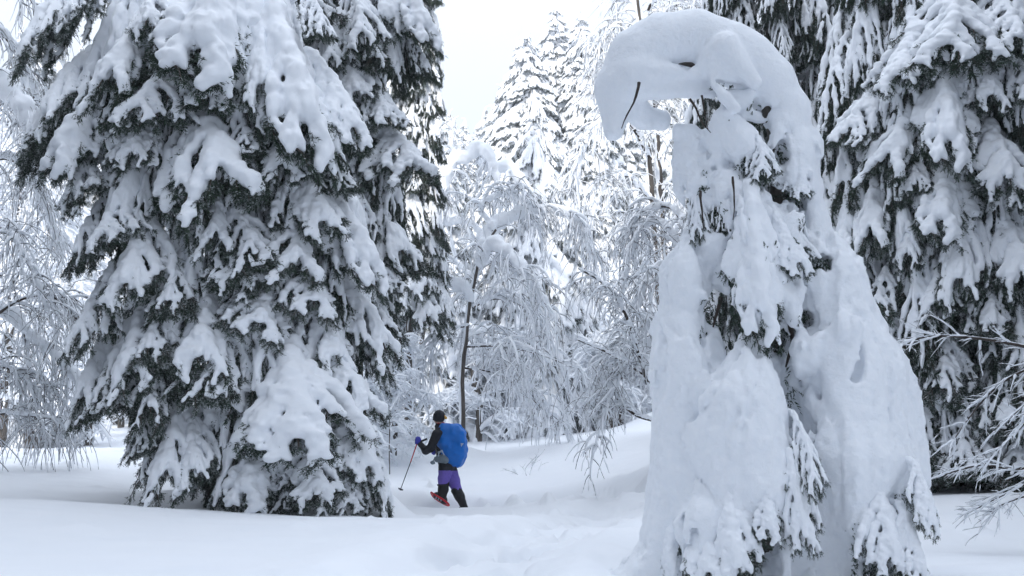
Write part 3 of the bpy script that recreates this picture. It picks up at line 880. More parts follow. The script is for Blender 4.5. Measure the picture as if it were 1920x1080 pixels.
# the tree inside: arched stem and bare limbs
stem = smooth_path([G(1440, 1140, .15), G(1450, 800, .15), G(1455, 500, .12), G(1465, 330, .08), G(1440, 205, 0), G(1380, 150, -.03), G(1310, 128, -.05), G(1230, 112, -.02), G(1180, 130, 0)], 40)
V, F = tube1(stem, np.linspace(.075, .012, 40), 10)
part('trunk', new_mesh('trunk', [(V, F, 0, True)], [M_BARK]), ghost)
rng = np.random.RandomState(77)
sticks = [((1190, 178, -.24), (1176, 222, -.26), (1158, 258, -.22), 7), ((1288, 195, -.12), (1305, 232, -.14), (1326, 258, -.13), 6), ((1310, 190, -.1), (1315, 220, -.12), (1322, 252, -.12), 5),
          ((1298, 378, -.30), (1300, 410, -.32), (1304, 446, -.3), 7), ((1356, 350, -.27), (1360, 390, -.30), (1357, 428, -.28), 6), ((1345, 560, -.1), (1338, 590, -.12), (1330, 630, -.1), 10), ((1470, 600, -.1), (1476, 640, -.12), (1466, 690, -.1), 14),
          ((1330, 950, -.1), (1350, 1010, -.2), (1385, 1090, -.2), 12), ((1420, 960, 0), (1405, 1030, -.1), (1380, 1100, -.1), 9)]
for a, b, c_, r in sticks:
    P = smooth_path([G(*a), G(*b), G(*c_)], 8)
    P += np.stack([noise3(P * 11), noise3(P * 11 + 5), noise3(P * 11 + 9)], 1) * .010
    V, F = tube1(P, np.linspace(r, r * .3, 8) * GU * .42 * rng.uniform(.8, 1.2, 8), 7)
    part('branch', new_mesh('branch', [(V, F, 0, True)], [M_BRANCH]), ghost)
# needles showing in the hollows and under the hems
from mathutils.bvhtree import BVHTree
_bvh = BVHTree.FromPolygons([tuple(v) for v in GVm], [tuple(q) for q in GQm])
spots = [(1334, 582, 20, 34, 40, 'd'), (1316, 622, 8, 24, 18, 'd'), (1462, 640, 16, 24, 45, 'n'), (1500, 600, 20, 14, 30, 'n'), (1425, 475, 16, 32, 60, 'n'),
         (1530, 502, 10, 12, 16, 'n'), (1490, 480, 6, 50, 70, 'n'), (1395, 1000, 60, 30, 50, 'n'), (1616, 1062, 28, 22, 80, 'n'),
         (1604, 1000, 6, 22, 30, 'n'), (1680, 945, 7, 30, 40, 'n'), (1470, 905, 4, 34, 24, 'n'), (1415, 203, 24, 12, 20, 'n'), (1452, 305, 14, 30, 80, 'n'), (1392, 320, 14, 18, 60, 'n'), (1428, 335, 24, 16, 90, 'n'),
         (1500, 395, 8, 44, 70, 'n'), (1322, 335, 12, 22, 60, 'n'), (1300, 410, 5, 34, 46, 'n'), (1358, 400, 4, 30, 26, 'n'), (1405, 575, 24, 12, 40, 'n'), (1424, 622, 7, 6, 10, 'n'), (1468, 366, 24, 8, 60, 'n'), (1706, 972, 5, 6, 14, 'n'), (1728, 984, 4, 6, 14, 'n'),
         (1433, 1050, 6, 10, 12, 'n'), (1463, 1012, 5, 7, 12, 'n'), (1340, 1045, 8, 8, 14, 'n'), (1262, 1055, 5, 25, 24, 'n'), (1650, 1050, 20, 18, 50, 'n'), (1366, 226, 4, 4, 6, 'n'), (1411, 190, 4, 4, 6, 'n')]
Ps, Ds = [], []
camv = Vector((0, 0, CAM_Z))
for sx_, sy_, rx, ry, n_, kd in spots:
    for i in range(int(n_ * .35)):
        px = sx_ + rng.uniform(-1, 1) * rx * .75; py = sy_ + rng.uniform(-1, 1) * ry * .8
        d = Vector(at(px, py, GD)) - camv; d.normalize()
        h = _bvh.ray_cast(camv, d)
        if h[0] is None: continue
        dep = h[0].y
        if dep > GD + .55: dep = GD + rng.uniform(-.1, .2)
        p = np.array(h[0]) if h[0].y <= GD + .55 else at(px, py, dep)
        nn = np.array(h[1])
        Ps.append(p - nn * 0.020 + np.array([0, rng.uniform(-.0, .03), 0]))
        Ds.append(nn * .55 + rng.randn(3) * [.5, .3, .4] + [0, -.1, -.75])
for c_, a, b_, rd in HOLES:
    n_ = int(min(160, 25 + 9000 * a * b_))
    q = rng.uniform(-1, 1, (n_, 3)); q = q[(q * q).sum(1) < 1]
    for v in q:
        Ps.append(c_ + v * [a * 1.1, rd * .5, b_ * 1.1] + [0, rd * .30, .01]); Ds.append(rng.randn(3) * [.45, .45, .4] + [0, -.25, -.8])
Ps = np.array(Ps); Ds = np.array(Ds)
V, F = sprays(Ps, Ds, rng.uniform(.02, .05, len(Ps)), rng, 12, .017, .006)
part('needles', new_mesh('needles', [(V, F, 0, False)], [M_NEEDLE]), ghost)
# dark inner foliage behind the openings
n_ = 1500
P = np.stack([rng.uniform(G(1320, 900)[0], G(1680, 900)[0], n_), GD + rng.uniform(-.15, .25, n_), rng.uniform(G(1400, 1140)[2], G(1400, 560)[2], n_)], 1)
V, F = sprays(P, rng.randn(n_, 3) * .4 + [0, 0, -1], rng.uniform(.06, .14, n_), rng, 9, .03, .008)
part('inner_foliage', new_mesh('inner_foliage', [(V, F, 0, False)], [M_NEEDLE]), ghost)
# loaded boughs breaking through the snow coat
for k, (ax, ay, bx, by, wd, kd) in enumerate([(1402, 262, 1406, 348, 66, 'b'), (1450, 285, 1446, 352, 54, 'b'), (1482, 318, 1486, 380, 50, 'b'), (1345, 320, 1352, 440, 46, 't'), (1300, 345, 1302, 448, 46, 'b'),
        (1392, 372, 1406, 618, 116, 'h'), (1452, 465, 1474, 612, 64, 'b'), (1432, 395, 1476, 520, 76, 'h'), (1345, 890, 1352, 1052, 92, 'h'), (1398, 880, 1400, 985, 70, 'h'), (1440, 850, 1458, 1000, 62, 'h'),
        (1300, 920, 1305, 1068, 86, 'h'), (1256, 940, 1262, 1080, 66, 'h'), (1640, 940, 1656, 1066, 80, 'h'), (1598, 910, 1606, 1048, 92, 'h'), (1664, 865, 1676, 980, 54, 'h'), (1452, 780, 1468, 905, 50, 'b'), (1530, 440, 1532, 515, 46, 't')]):
    K = {'b': BIG, 'h': HEAVY, 't': THIN}[kd][k % 4]
    dp = surf(ax, ay); dq = min(surf(bx, by - 20), dp + .15)
    me_, ms_, L_, W_0 = K
    P_, Q_ = G(ax, ay, dp + .07), G(bx, by, max(dp - .12, min(dq, dp + .05)) - .03)
    ob = link('bough', me_, ghost, Matrix.Translation(-Vector(ghost.location)) @ bough_matrix(P_, Q_, np.array([(bx - 1440) / 400, -1, .25]), wd * GU, L_, W_0, .8))
    link('snow', ms_, ob)
print('ghost', round(time.time() - T0, 1), len(GQm))
# ------------------------------------------------------------------ frosted, snow-bowed broadleaf trees
def grow(rng, P, D, Ln, K, grav, wob):
    """droop many shoots at once: P,D (N,3), Ln (N,) -> (N,K,3)"""
    D = nrm(D); out = [P]
    st = (Ln / (K - 1))[:, None]
    for k in range(K - 1):
        P = P + D * st
        D = nrm(D + np.array([0, 0, -grav]) + rng.randn(*D.shape) * wob)
        out.append(P)
    return np.stack(out, 1)

def snow_over(rng, paths, r, over=0.75, var=.25, sides=4):
    """snow lying along the upper side of shoots"""
    N_, K, _ = paths.shape
    rr = np.asarray(r).reshape(N_, -1) * np.ones((1, K))
    rr = rr * (1 + var * rng.randn(N_, K)).clip(.35, 1.9)
    rr[:, -1] *= .5
    Pp = paths.copy(); Pp[:, :, 2] += rr * over
    return tubes(Pp, rr, sides)

def limb_snow(name, pts, r, seed, cell=None, over=.6):
    """thick lumpy snow on a limb"""
    r = np.asarray(r)
    P = np.array(pts) + np.stack([0 * r, 0 * r, r * over], 1)
    cell = cell or max(.02, r.max() / 5)
    g = Snow(P.min(0) - r.max() * 2 - cell, P.max(0) + r.max() * 2 + cell, cell)
    g.path(P, r, r.max() * .25)
    g.rough(.8 / r.max(), r.max() * .28, off=seed * 1.37, bias=.3); g.rough(2.2 / r.max(), r.max() * .14, off=seed)
    V, Q = g.mesh()
    if len(Q) > 400: V, Q = drop_small(V, Q, nmin=24)
    return new_mesh(name, [(V, Q, 0, True)], [M_SNOW])

def frosted_tree(name, label, trunk, limbs, Y, seed, category='snowy tree', group=None, r_tr=(.09, .04), sub=3.2, twig=7.0, tl=(.35, 1.3), sl=(.5, 1.6),
                 twig_r=.0075, frost_r=.012, grav=.3, snowy=1.0, sub_r=.012, up=.35, trunk_snow=True, wob=.12, spread=1.0, cover=.8, hang=.35):
    """trunk: [(px,py[,dY])], limbs: [(pts, r0, r1, snow radius)], all on the plane Y with depth offsets"""
    rng = np.random.RandomState(seed)
    def W_(q): return at(q[0], q[1], Y + (q[2] if len(q) > 2 else 0))
    tp = [W_(q) for q in trunk]
    b = tp[0]; zg = gz(b[0], b[1])
    tp[0] = np.array([b[0], b[1], zg - .1]) if len(tp) > 1 else b
    base = np.array([b[0], b[1], zg])
    t = thing(name, label, category, base, group)
    P = smooth_path(tp, 24)
    P += (noise3(P * 2 + seed) * .03)[:, None]
    V, F = tube1(P, np.linspace(*r_tr, 24), 9)
    tr = part('trunk', new_mesh('trunk', [(V, F, 0, True)], [M_BARK]), t)
    if trunk_snow:
        rr = np.linspace(*r_tr, 24) * .72 * (.55 + .6 * rng.rand(24))
        Pp = P + np.array([-.62, -.35, 0]) * np.linspace(*r_tr, 24)[:, None]
        V, F = tube1(Pp, rr, 6)
        s_ = link('snow', new_mesh('snow', [(V, F, 0, True)], [M_FROST]), tr)
    S, Dd, Lh = [], [], []
    for li, (pts, r0, r1, sr) in enumerate(limbs):
        n = max(10, len(pts) * 5)
        Wp = [W_(q) for q in pts]
        L = smooth_path(Wp, n)
        # a sideways swing so the limbs fill depth as well
        sw = rng.randn() * .25
        L[:, 1] += sw * np.sin(np.linspace(0, 2.2, n)) + noise3(L * 1.3 + li) * .05
        V, F = tube1(L, np.linspace(r0, r1, n), 7)
        lo = part('branch', new_mesh('branch', [(V, F, 0, True)], [M_BRANCH]), t)
        srr = np.linspace(sr, sr * .55, n) * (0.75 + .5 * rng.rand(n)); srr[0] *= .5
        if sr > .028 * Y / 24:
            me = limb_snow('snow', L, srr, seed + li * 7)
        else:
            V, F = snow_over(rng, L[None], srr[None], .8, .15, 6); me = new_mesh('snow', [(V, F, 0, True)], [M_FROST])
        link('snow', me, lo)
        tot = np.linalg.norm(np.diff(L, axis=0), axis=1).sum()
        m = int(tot * sub)
        u = rng.rand(m) ** .8 * (n - 1)
        p = np.stack([np.interp(u, np.arange(n), L[:, k]) for k in range(3)], 1)
        T = nrm(np.stack([np.interp(u, np.arange(n), np.gradient(L[:, k])) for k in range(3)], 1))
        S.append(p); Dd.append(T * .8 + rng.randn(m, 3) * np.array([.55, .6, .4]) * spread + [0, 0, up]); Lh.append(rng.uniform(*sl, m) * (1.1 - .45 * u / n))
    S = np.vstack(S); Dd = np.vstack(Dd); Lh = np.concatenate(Lh)
    sb = grow(rng, S, Dd, Lh, 7, grav, wob)
    N_ = len(sb)
    pieces = []
    V, F = tubes(sb, np.linspace(sub_r, sub_r * .4, 7)[None] * np.ones((N_, 1)), 4); pieces.append((V, F, 0, True))
    V, F = snow_over(rng, sb, np.linspace(frost_r * 3.0, frost_r * 1.4, 7)[None] * np.ones((N_, 1)) * snowy, .7); sp = [(V, F, 0, True)]
    # hanging twigs
    tot = Lh * twig
    cnt = np.maximum(2, tot.astype(int)); ids = np.repeat(np.arange(N_), cnt); m = len(ids)
    u = rng.rand(m) * 5.99; k = u.astype(int); f = (u - k)[:, None]
    p = sb[ids, k] * (1 - f) + sb[ids, k + 1] * f
    T = nrm(sb[ids, k + 1] - sb[ids, k])
    tw = grow(rng, p, T * (.7 - hang) + rng.randn(m, 3) * np.array([.6, .6, .35]) * spread * (1 - hang * .8) + [0, 0, .1 - hang], rng.uniform(*tl, m), 6, grav * 1.25, wob)
    V, F = tubes(tw, np.linspace(twig_r, twig_r * .5, 6)[None] * np.ones((m, 1)), 3); pieces.append((V, F, 0, False))
    V, F = snow_over(rng, tw, np.linspace(frost_r, frost_r * .7, 6)[None] * np.ones((m, 1)) * snowy, cover, .65, 3); sp.append((V, F, 0, True))
    a = part('twigs', new_mesh('twigs', pieces, [M_BRANCH]), t, 'stuff')
    s_ = link('twig_snow', new_mesh('twig_snow', sp, [M_FROST]), a); s_['kind'] = 'stuff'
    print(name, N_, m)
    return t

M1 = [([(905, 470), (930, 428, .2), (980, 400, .3), (1040, 395, .2), (1085, 412), (1108, 470)], .05, .015, .17),
      ([(897, 500), (925, 462, -.3), (955, 485, -.6), (1000, 535, -.8), (1035, 600, -.9)], .04, .012, .18),
      ([(885, 565), (845, 532, -.5), (800, 548, -.9), (762, 585, -1.1), (728, 620, -1.1)], .045, .014, .19),
      ([(887, 575), (930, 560, .4), (980, 575, .6), (1022, 620, .6), (1055, 690, .5)], .035, .01, .07),
      ([(875, 650), (940, 650, -.4), (1010, 665, -.7), (1075, 690, -.9)], .03, .008, .04),
      ([(872, 690), (930, 700, .3), (990, 740, .6), (1035, 785, .7)], .025, .008, .03),
      ([(892, 530), (862, 497, .5), (832, 482, .7), (812, 520, .8), (800, 570, .8)], .035, .01, .07),
      ([(880, 610), (840, 620, -.3), (800, 660, -.5), (772, 715, -.6)], .03, .01, .05),
      ([(925, 432), (900, 390, .3), (935, 370, .5), (975, 372, .5), (1005, 388, .4)], .03, .01, .08),
      ([(875, 640), (905, 622, .9), (960, 618, 1.3), (1010, 650, 1.5)], .03, .008, .05)]
frosted_tree('birch_tree', 'slender birch with a dark stem behind the walker, its frosted twigs cascading to the right', [(866, 800), (868, 700), (878, 600), (890, 520), (905, 470), (930, 430)], M1, 24, 11, r_tr=(.068, .035), sub=5.5, twig=9, tl=(.35, 1.3), sl=(.5, 1.5), grav=.36, frost_r=.017)
M0 = [([(800, 520), (812, 440), (832, 370), (850, 300), (846, 262), (848, 228)], .05, .02, .15),
      ([(848, 300), (878, 300, -.2), (905, 285, -.3), (928, 330, -.4), (940, 390, -.4)], .05, .015, .20),
      ([(905, 315, .3), (945, 322, .4), (970, 340, .4), (995, 372, .4)], .05, .02, .24),
      ([(848, 300), (832, 345, -.3), (818, 400, -.4), (806, 470, -.5)], .04, .015, .24),
      ([(812, 440), (790, 480, -.4), (770, 540, -.5)], .04, .015, .15), ([(790, 620), (830, 580, .3), (850, 560, .5)], .03, .01, .10),
      ([(815, 430), (860, 420, .3), (900, 440, .5), (920, 490, .6)], .035, .01, .14), ([(800, 560), (765, 560, .2), (735, 600, .3)], .03, .01, .10)]
frosted_tree('bowed_tree', 'tree bowed under thick snow with a snow spike on top, left of the birch', [(768, 815), (775, 740), (788, 650), (798, 560), (812, 450), (830, 380)], M0, 28, 12, r_tr=(.10, .06), sub=4, twig=8, tl=(.3, 1.1), sl=(.4, 1.2), frost_r=.018)
M2 = [([(1218, 300), (1212, 150), (1180, 60), (1150, 45), (1125, 85), (1113, 170)], .06, .015, .10),
      ([(1220, 300), (1170, 225, -.5), (1120, 240, -.8), (1088, 300, -1), (1078, 385, -1)], .06, .015, .12),
      ([(1222, 200), (1190, 120, .5), (1150, 120, .8), (1125, 180, .9)], .05, .012, .09), ([(1215, 120), (1240, 30), (1290, 10), (1330, 40)], .05, .015, .10),
      ([(1225, 380), (1180, 330, -.6), (1140, 340, -1), (1105, 420, -1.2)], .05, .012, .10), ([(1235, 300), (1270, 240, .5), (1300, 260, .5)], .05, .012, .1),
      ([(1230, 480), (1190, 420, -.6), (1150, 440, -1), (1120, 520, -1.2)], .05, .012, .10), ([(1212, 60), (1190, 0), (1160, -10)], .05, .012, .1), ([(1215, 20), (1240, -40), (1290, -30)], .05, .012, .1)]
frosted_tree('birch_tree', 'tall frosted birch with two dark stems seen under the arch of the bent tree', [(1250, 800), (1235, 600), (1222, 400), (1214, 250), (1202, 100), (1190, -60)], M2, 29, 13, r_tr=(.13, .06), sub=6, twig=8, tl=(.4, 1.5), sl=(.5, 1.6), frost_r=.016)
frosted_tree('birch_tree', 'second dark stem leaning beside the tall frosted birch', [(1262, 800), (1250, 600), (1240, 400), (1235, 300), (1224, 170), (1228, 60)],
             [([(1238, 360), (1268, 330), (1290, 380)], .05, .012, .09), ([(1245, 480), (1275, 440), (1295, 480)], .05, .012, .09), ([(1230, 200), (1260, 150), (1290, 190)], .05, .012, .09)], 29.6, 17, r_tr=(.13, .06), sub=7, twig=9, tl=(.4, 1.3), sl=(.5, 1.4), frost_r=.016)
M3 = [([(1215, 720), (1198, 670), (1176, 605), (1150, 560), (1120, 530), (1082, 508)], .032, .012, .040),
      ([(1205, 700), (1170, 678, -.2), (1130, 656, -.4), (1084, 637, -.5)], .026, .008, .040), ([(1232, 790), (1190, 778, .2), (1158, 752, .3), (1150, 730, .3)], .03, .01, .035),
      ([(1172, 600), (1190, 580), (1212, 585), (1226, 605)], .015, .006, .022), ([(1180, 690), (1150, 730, -.2), (1128, 790, -.3), (1115, 845, -.3)], .018, .005, .045),
      ([(1160, 570), (1180, 530, .2), (1215, 505, .3), (1240, 520, .3)], .02, .006, .035), ([(1190, 650), (1160, 640, .4), (1130, 690, .6), (1120, 740, .6)], .016, .005, .035)]
frosted_tree('leaning_tree', 'dark crooked limbs with snow on top leaning left from behind the bent tree', [(1262, 815), (1245, 790), (1230, 748), (1208, 705)], M3, 15, 14, r_tr=(.05, .035), sub=10, twig=13, tl=(.15, .6), sl=(.25, .8), frost_r=.008, twig_r=.005, sub_r=.008)
M4 = [([(1290, 520), (1262, 440), (1225, 415), (1190, 450), (1172, 530)], .05, .012, .10), ([(1290, 430), (1258, 385), (1215, 390), (1180, 430)], .04, .012, .09),
      ([(1292, 560), (1250, 500, -.4), (1215, 520, -.6), (1195, 590, -.7)], .04, .012, .09), ([(1290, 640), (1255, 590), (1225, 620), (1205, 680)], .035, .01, .06)]
frosted_tree('frosted_tree', 'drooping frosted tree half hidden by the left flank of the bent tree', [(1300, 800), (1305, 650), (1300, 500), (1290, 400)], M4, 21, 15, r_tr=(.1, .05), sub=7, twig=9, tl=(.3, 1.1), sl=(.4, 1.2), frost_r=.013)
L1 = [([(-70, 220), (-10, 168), (32, 190), (62, 250), (58, 330)], .07, .02, .22), ([(-70, 560), (0, 590), (45, 632), (92, 672), (128, 715)], .05, .015, .14),
      ([(-70, 770), (0, 775), (60, 778), (140, 792)], .03, .01, .05), ([(-70, 20), (10, 70, .5), (50, 140, .7), (70, 230, .8)], .05, .012, .10), ([(-70, 640), (30, 565), (100, 558), (150, 605)], .03, .01, .035),
      ([(-70, 320), (20, 300, .5), (80, 350, .8), (115, 450, 1)], .05, .012, .09), ([(-70, 420), (10, 430, -.4), (60, 500, -.6), (90, 580, -.6)], .04, .01, .06), ([(-70, -60), (30, -40, .4), (90, 40, .7)], .05, .012, .1), ([(-60, 680), (10, 690), (60, 730), (100, 790)], .03, .008, .05)]
frosted_tree('frosted_tree', 'frosted tree at the left edge with thick snow rolls on its limbs', [(-80, 860), (-90, 600), (-80, 300), (-70, 0), (-60, -160)], L1, 16, 16, r_tr=(.14, .08), sub=11, twig=12, tl=(.25, .9), sl=(.4, 1.2), frost_r=.0085, twig_r=.006, grav=.34)
# bare snow-lined limbs reaching in at the right edge
R1 = [([(1992, 668), (1925, 640), (1860, 624), (1800, 620), (1748, 632), (1704, 655)], .017, .004, .013), ([(1990, 668), (1925, 695), (1880, 728), (1832, 788), (1800, 832)], .013, .003, .009),
      ([(1995, 860), (1925, 880), (1860, 874), (1800, 888), (1748, 905)], .015, .003, .016), ([(1992, 790), (1930, 775), (1875, 815), (1825, 868)], .012, .003, .008),
      ([(1995, 870), (1925, 912), (1872, 942), (1822, 968)], .012, .003, .008), ([(1992, 720), (1940, 730), (1890, 770), (1850, 810)], .010, .003, .008), ([(1995, 920), (1950, 930), (1900, 950), (1860, 970)], .010, .003, .007)]
frosted_tree('bare_tree', 'bare dark branches lined with snow reaching in from the right edge', [(2010, 1010), (2004, 880), (1996, 740), (1990, 600), (1992, 500)], R1, 7.6, 18, r_tr=(.035, .02), sub=17, twig=20, tl=(.05, .17), sl=(.10, .36), frost_r=.0032, twig_r=.0019, sub_r=.0030, grav=.045, up=.0, wob=.06, spread=.62, cover=1.0, hang=0)
# a twiggy shrub and stray stems in the clearing
frosted_tree('twiggy_shrub', 'small bare twiggy shrub poking out of the open snow right of the walker', [(988, 906), (989, 902), (990, 898)],
             [([(989, 902), (968, 890), (942, 880)], .006, .002, .006), ([(990, 903), (1000, 870), (1022, 842)], .006, .002, .006), ([(990, 900), (1005, 888), (1035, 885)], .005, .002, .006), ([(990, 900), (985, 880), (998, 862)], .005, .002, .005)],
             19.4, 19, category='shrub', r_tr=(.01, .006), sub=8, twig=8, tl=(.05, .2), sl=(.1, .3), frost_r=.003, twig_r=.002, sub_r=.003, grav=-.02, hang=0)
frosted_tree('twiggy_shrub', 'thin snow-dusted sapling stems between the left spruce and the bowed tree', [(730, 845), (728, 800), (722, 760)],
             [([(728, 800), (700, 790), (680, 770)], .012, .004, .03), ([(726, 780), (745, 740), (760, 735)], .012, .004, .03), ([(728, 815), (690, 800), (672, 800)], .01, .004, .02), ([(725, 770), (715, 730), (700, 715)], .01, .004, .02)],
             20, 20, category='shrub', r_tr=(.015, .01), sub=5, twig=6, tl=(.1, .35), sl=(.2, .5), frost_r=.008, twig_r=.003, sub_r=.005, grav=.05, hang=0)

# ---- the frosted wood beyond the clearing: three grown trees, copied
def wild_tree(seed, H, spread, weep):
    rng = np.random.RandomState(seed)
    tr = smooth_path([(0, 0, -.5), (.1, 0, H * .4), (-.1, .1, H * .75), (.3, 0, H)], 16)
    VT, FT = tube1(tr, np.linspace(.16, .03, 16), 7)
    m = int(H * 5)
    u = 2 + rng.rand(m) * 13
    p = np.stack([np.interp(u, np.arange(16), tr[:, k]) for k in range(3)], 1)
    a = rng.rand(m) * 6.28
    lb = grow(rng, p, np.stack([np.cos(a), np.sin(a), .9 + 0 * a], 1), spread * (1.15 - u / 20) * rng.uniform(.6, 1.2, m), 7, weep, .1)
    ids = np.repeat(np.arange(m), 16); n = len(ids); q = rng.rand(n) * 5.99; k = q.astype(int); f = (q - k)[:, None]
    s0 = lb[ids, k] * (1 - f) + lb[ids, k + 1] * f
    sb = grow(rng, s0, nrm(lb[ids, k + 1] - lb[ids, k]) + rng.randn(n, 3) * [.7, .7, .5], rng.uniform(.4, 1.4, n), 5, weep * 1.2, .15)
    ids2 = np.repeat(np.arange(n), 3); n2 = len(ids2); q = rng.rand(n2) * 3.99; k = q.astype(int); f = (q - k)[:, None]
    s2 = sb[ids2, k] * (1 - f) + sb[ids2, k + 1] * f
    tw = grow(rng, s2, rng.randn(n2, 3) * [.8, .8, .5], rng.uniform(.25, .8, n2), 3, weep, .2)
    dk = [tubes(lb, np.linspace(.03, .012, 7)[None] * np.ones((m, 1)), 4) + (0, True), tubes(sb, np.full((n, 5), .008), 3) + (0, False)]
    sn = [snow_over(rng, lb, np.linspace(.11, .06, 7)[None] * np.ones((m, 1)), .7) + (0, True), snow_over(rng, sb, np.full((n, 5), .045), .6, .5, 4) + (0, True), tubes(tw, np.full((n2, 3), .020), 3) + (0, False)]
    return (new_mesh('wild_trunk', [(VT, FT, 0, True)], [M_BARK]), new_mesh('wild_twigs', dk, [M_BRANCH]), new_mesh('wild_frost', sn, [M_FROST]))
WILD = [wild_tree(1, 7.5, 2.6, .28), wild_tree(2, 9.5, 2.4, .22), wild_tree(3, 5.0, 2.2, .35), wild_tree(4, 3.0, 1.8, .2)]
def wild(k, px, Y, sc, label, rz, group='frosted trees beyond the clearing'):
    x = (px - 960) / FPX * Y / _cp
    b = np.array([x, Y, gz(x, Y)])
    t = thing('frosted_tree' if k < 3 else 'frosted_bush', label, 'snowy tree' if k < 3 else 'bush', b, group if k < 3 else 'frosted bushes ' + ('behind the walker' if 'walker' in label else 'at the far left'))
    t.rotation_euler = (0, 0, rz); t.scale = (sc, sc, sc)
    link('trunk', WILD[k][0], t); o = link('crown', WILD[k][1], t); link('frost', WILD[k][2], o)
    return t
rng = np.random.RandomState(5)
WL = 'thickly frosted tree in the white wood beyond the clearing'
for (px, Y, k, sc) in [(705, 33, 0, .8), (770, 38, 2, 1.0), (820, 46, 0, .8), (1100, 46, 2, 1.1), (1140, 40, 2, .9),
                       (1190, 46, 0, .9), (1262, 38, 0, 1.0), (1320, 42, 1, 1.0), (850, 60, 0, 1.0), (1010, 62, 2, 1.3), (1120, 66, 0, 1.0), (740, 55, 1, 1.0), (1180, 64, 1, 1.0), (930, 70, 1, .9),
                       (20, 27, 0, 1.0), (80, 33, 2, 1.2), (150, 40, 0, 1.0), (240, 46, 0, 1.0), (330, 44, 0, 1.0), (-40, 30, 1, 1.1), (60, 50, 1, 1.2), (400, 38, 1, 1), (500, 44, 0, 1), (620, 40, 1, 1), (1420, 40, 0, 1), (1700, 40, 0, 1), (1900, 38, 1, 1.1), (2000, 34, 0, 1.1)]:
    reg = 'left of the huge spruce' if px < 260 else ('behind the birches in the middle' if 690 < px < 1300 else 'hidden behind the big spruces')
    wild(k, px, Y, sc, 'thickly frosted tree in the white wood ' + reg, rng.rand() * 6.28, 'frosted trees ' + reg)
BL = 'low frosted bush in the white wood beyond the clearing'
for i in range(26):
    px = rng.uniform(680, 1260) if i < 18 else rng.uniform(-20, 260)
    BL = 'low frosted bush at the foot of the white wood ' + ('behind the walker' if i < 18 else 'at the far left')
    wild(3, px, rng.uniform(30, 36) if i % 2 else rng.uniform(36, 48), rng.uniform(.5, 1.0), BL, rng.rand() * 6.28)
wild(2, 742, 21.6, .5, 'small frosted tree at the foot of the dark spruces behind the walker', 1.0, None)
wild(3, 705, 20.5, .55, 'frosted bush between the young spruce and the walker, further back', 2.0)
print('decid', round(time.time() - T0, 1))
# ------------------------------------------------------------------ snowy conifers beyond the clearing
LOD = [make_bough(80 + i, 1.4, 0.85, 4, 0.105, snow=1.7, blades=3, density=.07, bare=.2, lod=True, nm=M_NEEDLE_F) for i in range(3)]
for me, ms, _, _ in LOD: pass

def mesh_arrays(me):
    n = len(me.vertices); V = np.empty(n * 3, np.float32); me.vertices.foreach_get('co', V); V = V.reshape(-1, 3)
    return V

LODA = []
for me, ms, L, W in LOD:
    res = []
    for m in (me, ms):
        V = mesh_arrays(m); k = np.empty(len(m.polygons), np.int32); m.polygons.foreach_get('loop_total', k)
        lv = np.empty(len(m.loops), np.int32); m.loops.foreach_get('vertex_index', lv)
        if m is me:
            tri = k == 3; st = np.cumsum(k) - k
            F = np.stack([lv[st[tri]], lv[st[tri] + 1], lv[st[tri] + 2]], 1)
            V = V * 1.0
        else: F = lv.reshape(-1, 4)
        res.append((V, F))
    LODA.append((res, L, W))

def conifer_parts(seed, H, rad, n_scale=1.0, droop=.72, merged=True):
    rng = np.random.RandomState(seed)
    spec = []
    z = .8
    while z < H - .3:
        r = rad * (1 - z / H) ** .72 + .12
        l = np.clip(r * 1.25, .5, 1.7) * rng.uniform(.85, 1.2)
        m = max(3, int(n_scale * 2 * math.pi * r / .75)); a0 = rng.rand() * 6.28
        for i in range(m):
            a = a0 + (i + rng.rand() * .5) / m * 6.283
            o = np.array([math.cos(a), math.sin(a), 0.])
            rr = r * rng.uniform(.85, 1.1)
            P = o * max(0, rr - l * .62) + [0, 0, z + rng.uniform(-.3, .3)]
            Q = o * rr + [0, 0, z - l * droop * rng.uniform(.8, 1.2)]
            spec.append((P, Q, o + [0, 0, .9], l * rng.uniform(.5, .7)))
        z += (.30 + .25 * (1 - z / H)) * rng.uniform(.7, 1.3)
    P = np.array([0, 0, H + .25]); spec.append((P, np.array([0.05, -.1, H - .8]), np.array([0, -1., .3]), .4))
    return spec

def far_conifer_mesh(seed, H, rad, n_scale=1.0):
    nd, sn = [], []
    rng = np.random.RandomState(seed)
    for P, Q, o, wd in conifer_parts(seed, H, rad, n_scale):
        (a, b), L, W = LODA[rng.randint(3)]
        M = np.array(bough_matrix(P, Q, o, wd, L, W, 1.0))
        for (V, F), lst in ((a, nd), (b, sn)):
            lst.append((V @ M[:3, :3].T + M[:3, 3], F, 0, lst is sn))
    tk = tube1(np.array([[0, 0, -1], [0, 0, H * .5], [0, 0, H]]), [.22, .12, .03], 7)
    return (new_mesh('far_trunk', [tk + (0, True)], [M_BARK]), new_mesh('far_crown', nd, [M_NEEDLE_F]), new_mesh('far_snow', sn, [M_SNOW]))
FAR = [far_conifer_mesh(3, 15, 3.3, .72), far_conifer_mesh(4, 17, 2.9, .72)]
print([len(x[0][0][1]) for x in LODA], [len(x[0][1][1]) for x in LODA]); print('far meshes', round(time.time() - T0, 1), [len(m.polygons) for m in FAR[0]])
def far(k, px, apex, Y, label, group=None, rz=0):
    x = (px - 960) / FPX * Y / _cp
    b = np.array([x, Y, gz(x, Y)])
    H = at(px, apex, Y)[2] - b[2]; s = H / (15, 17)[k]
    t = thing('conifer', label, 'conifer', b, group)
    t.rotation_euler = (0, 0, rz); t.scale = (s, s, s)
    link('trunk', FAR[k][0], t); o = link('crown', FAR[k][1], t); link('snow', FAR[k][2], o)
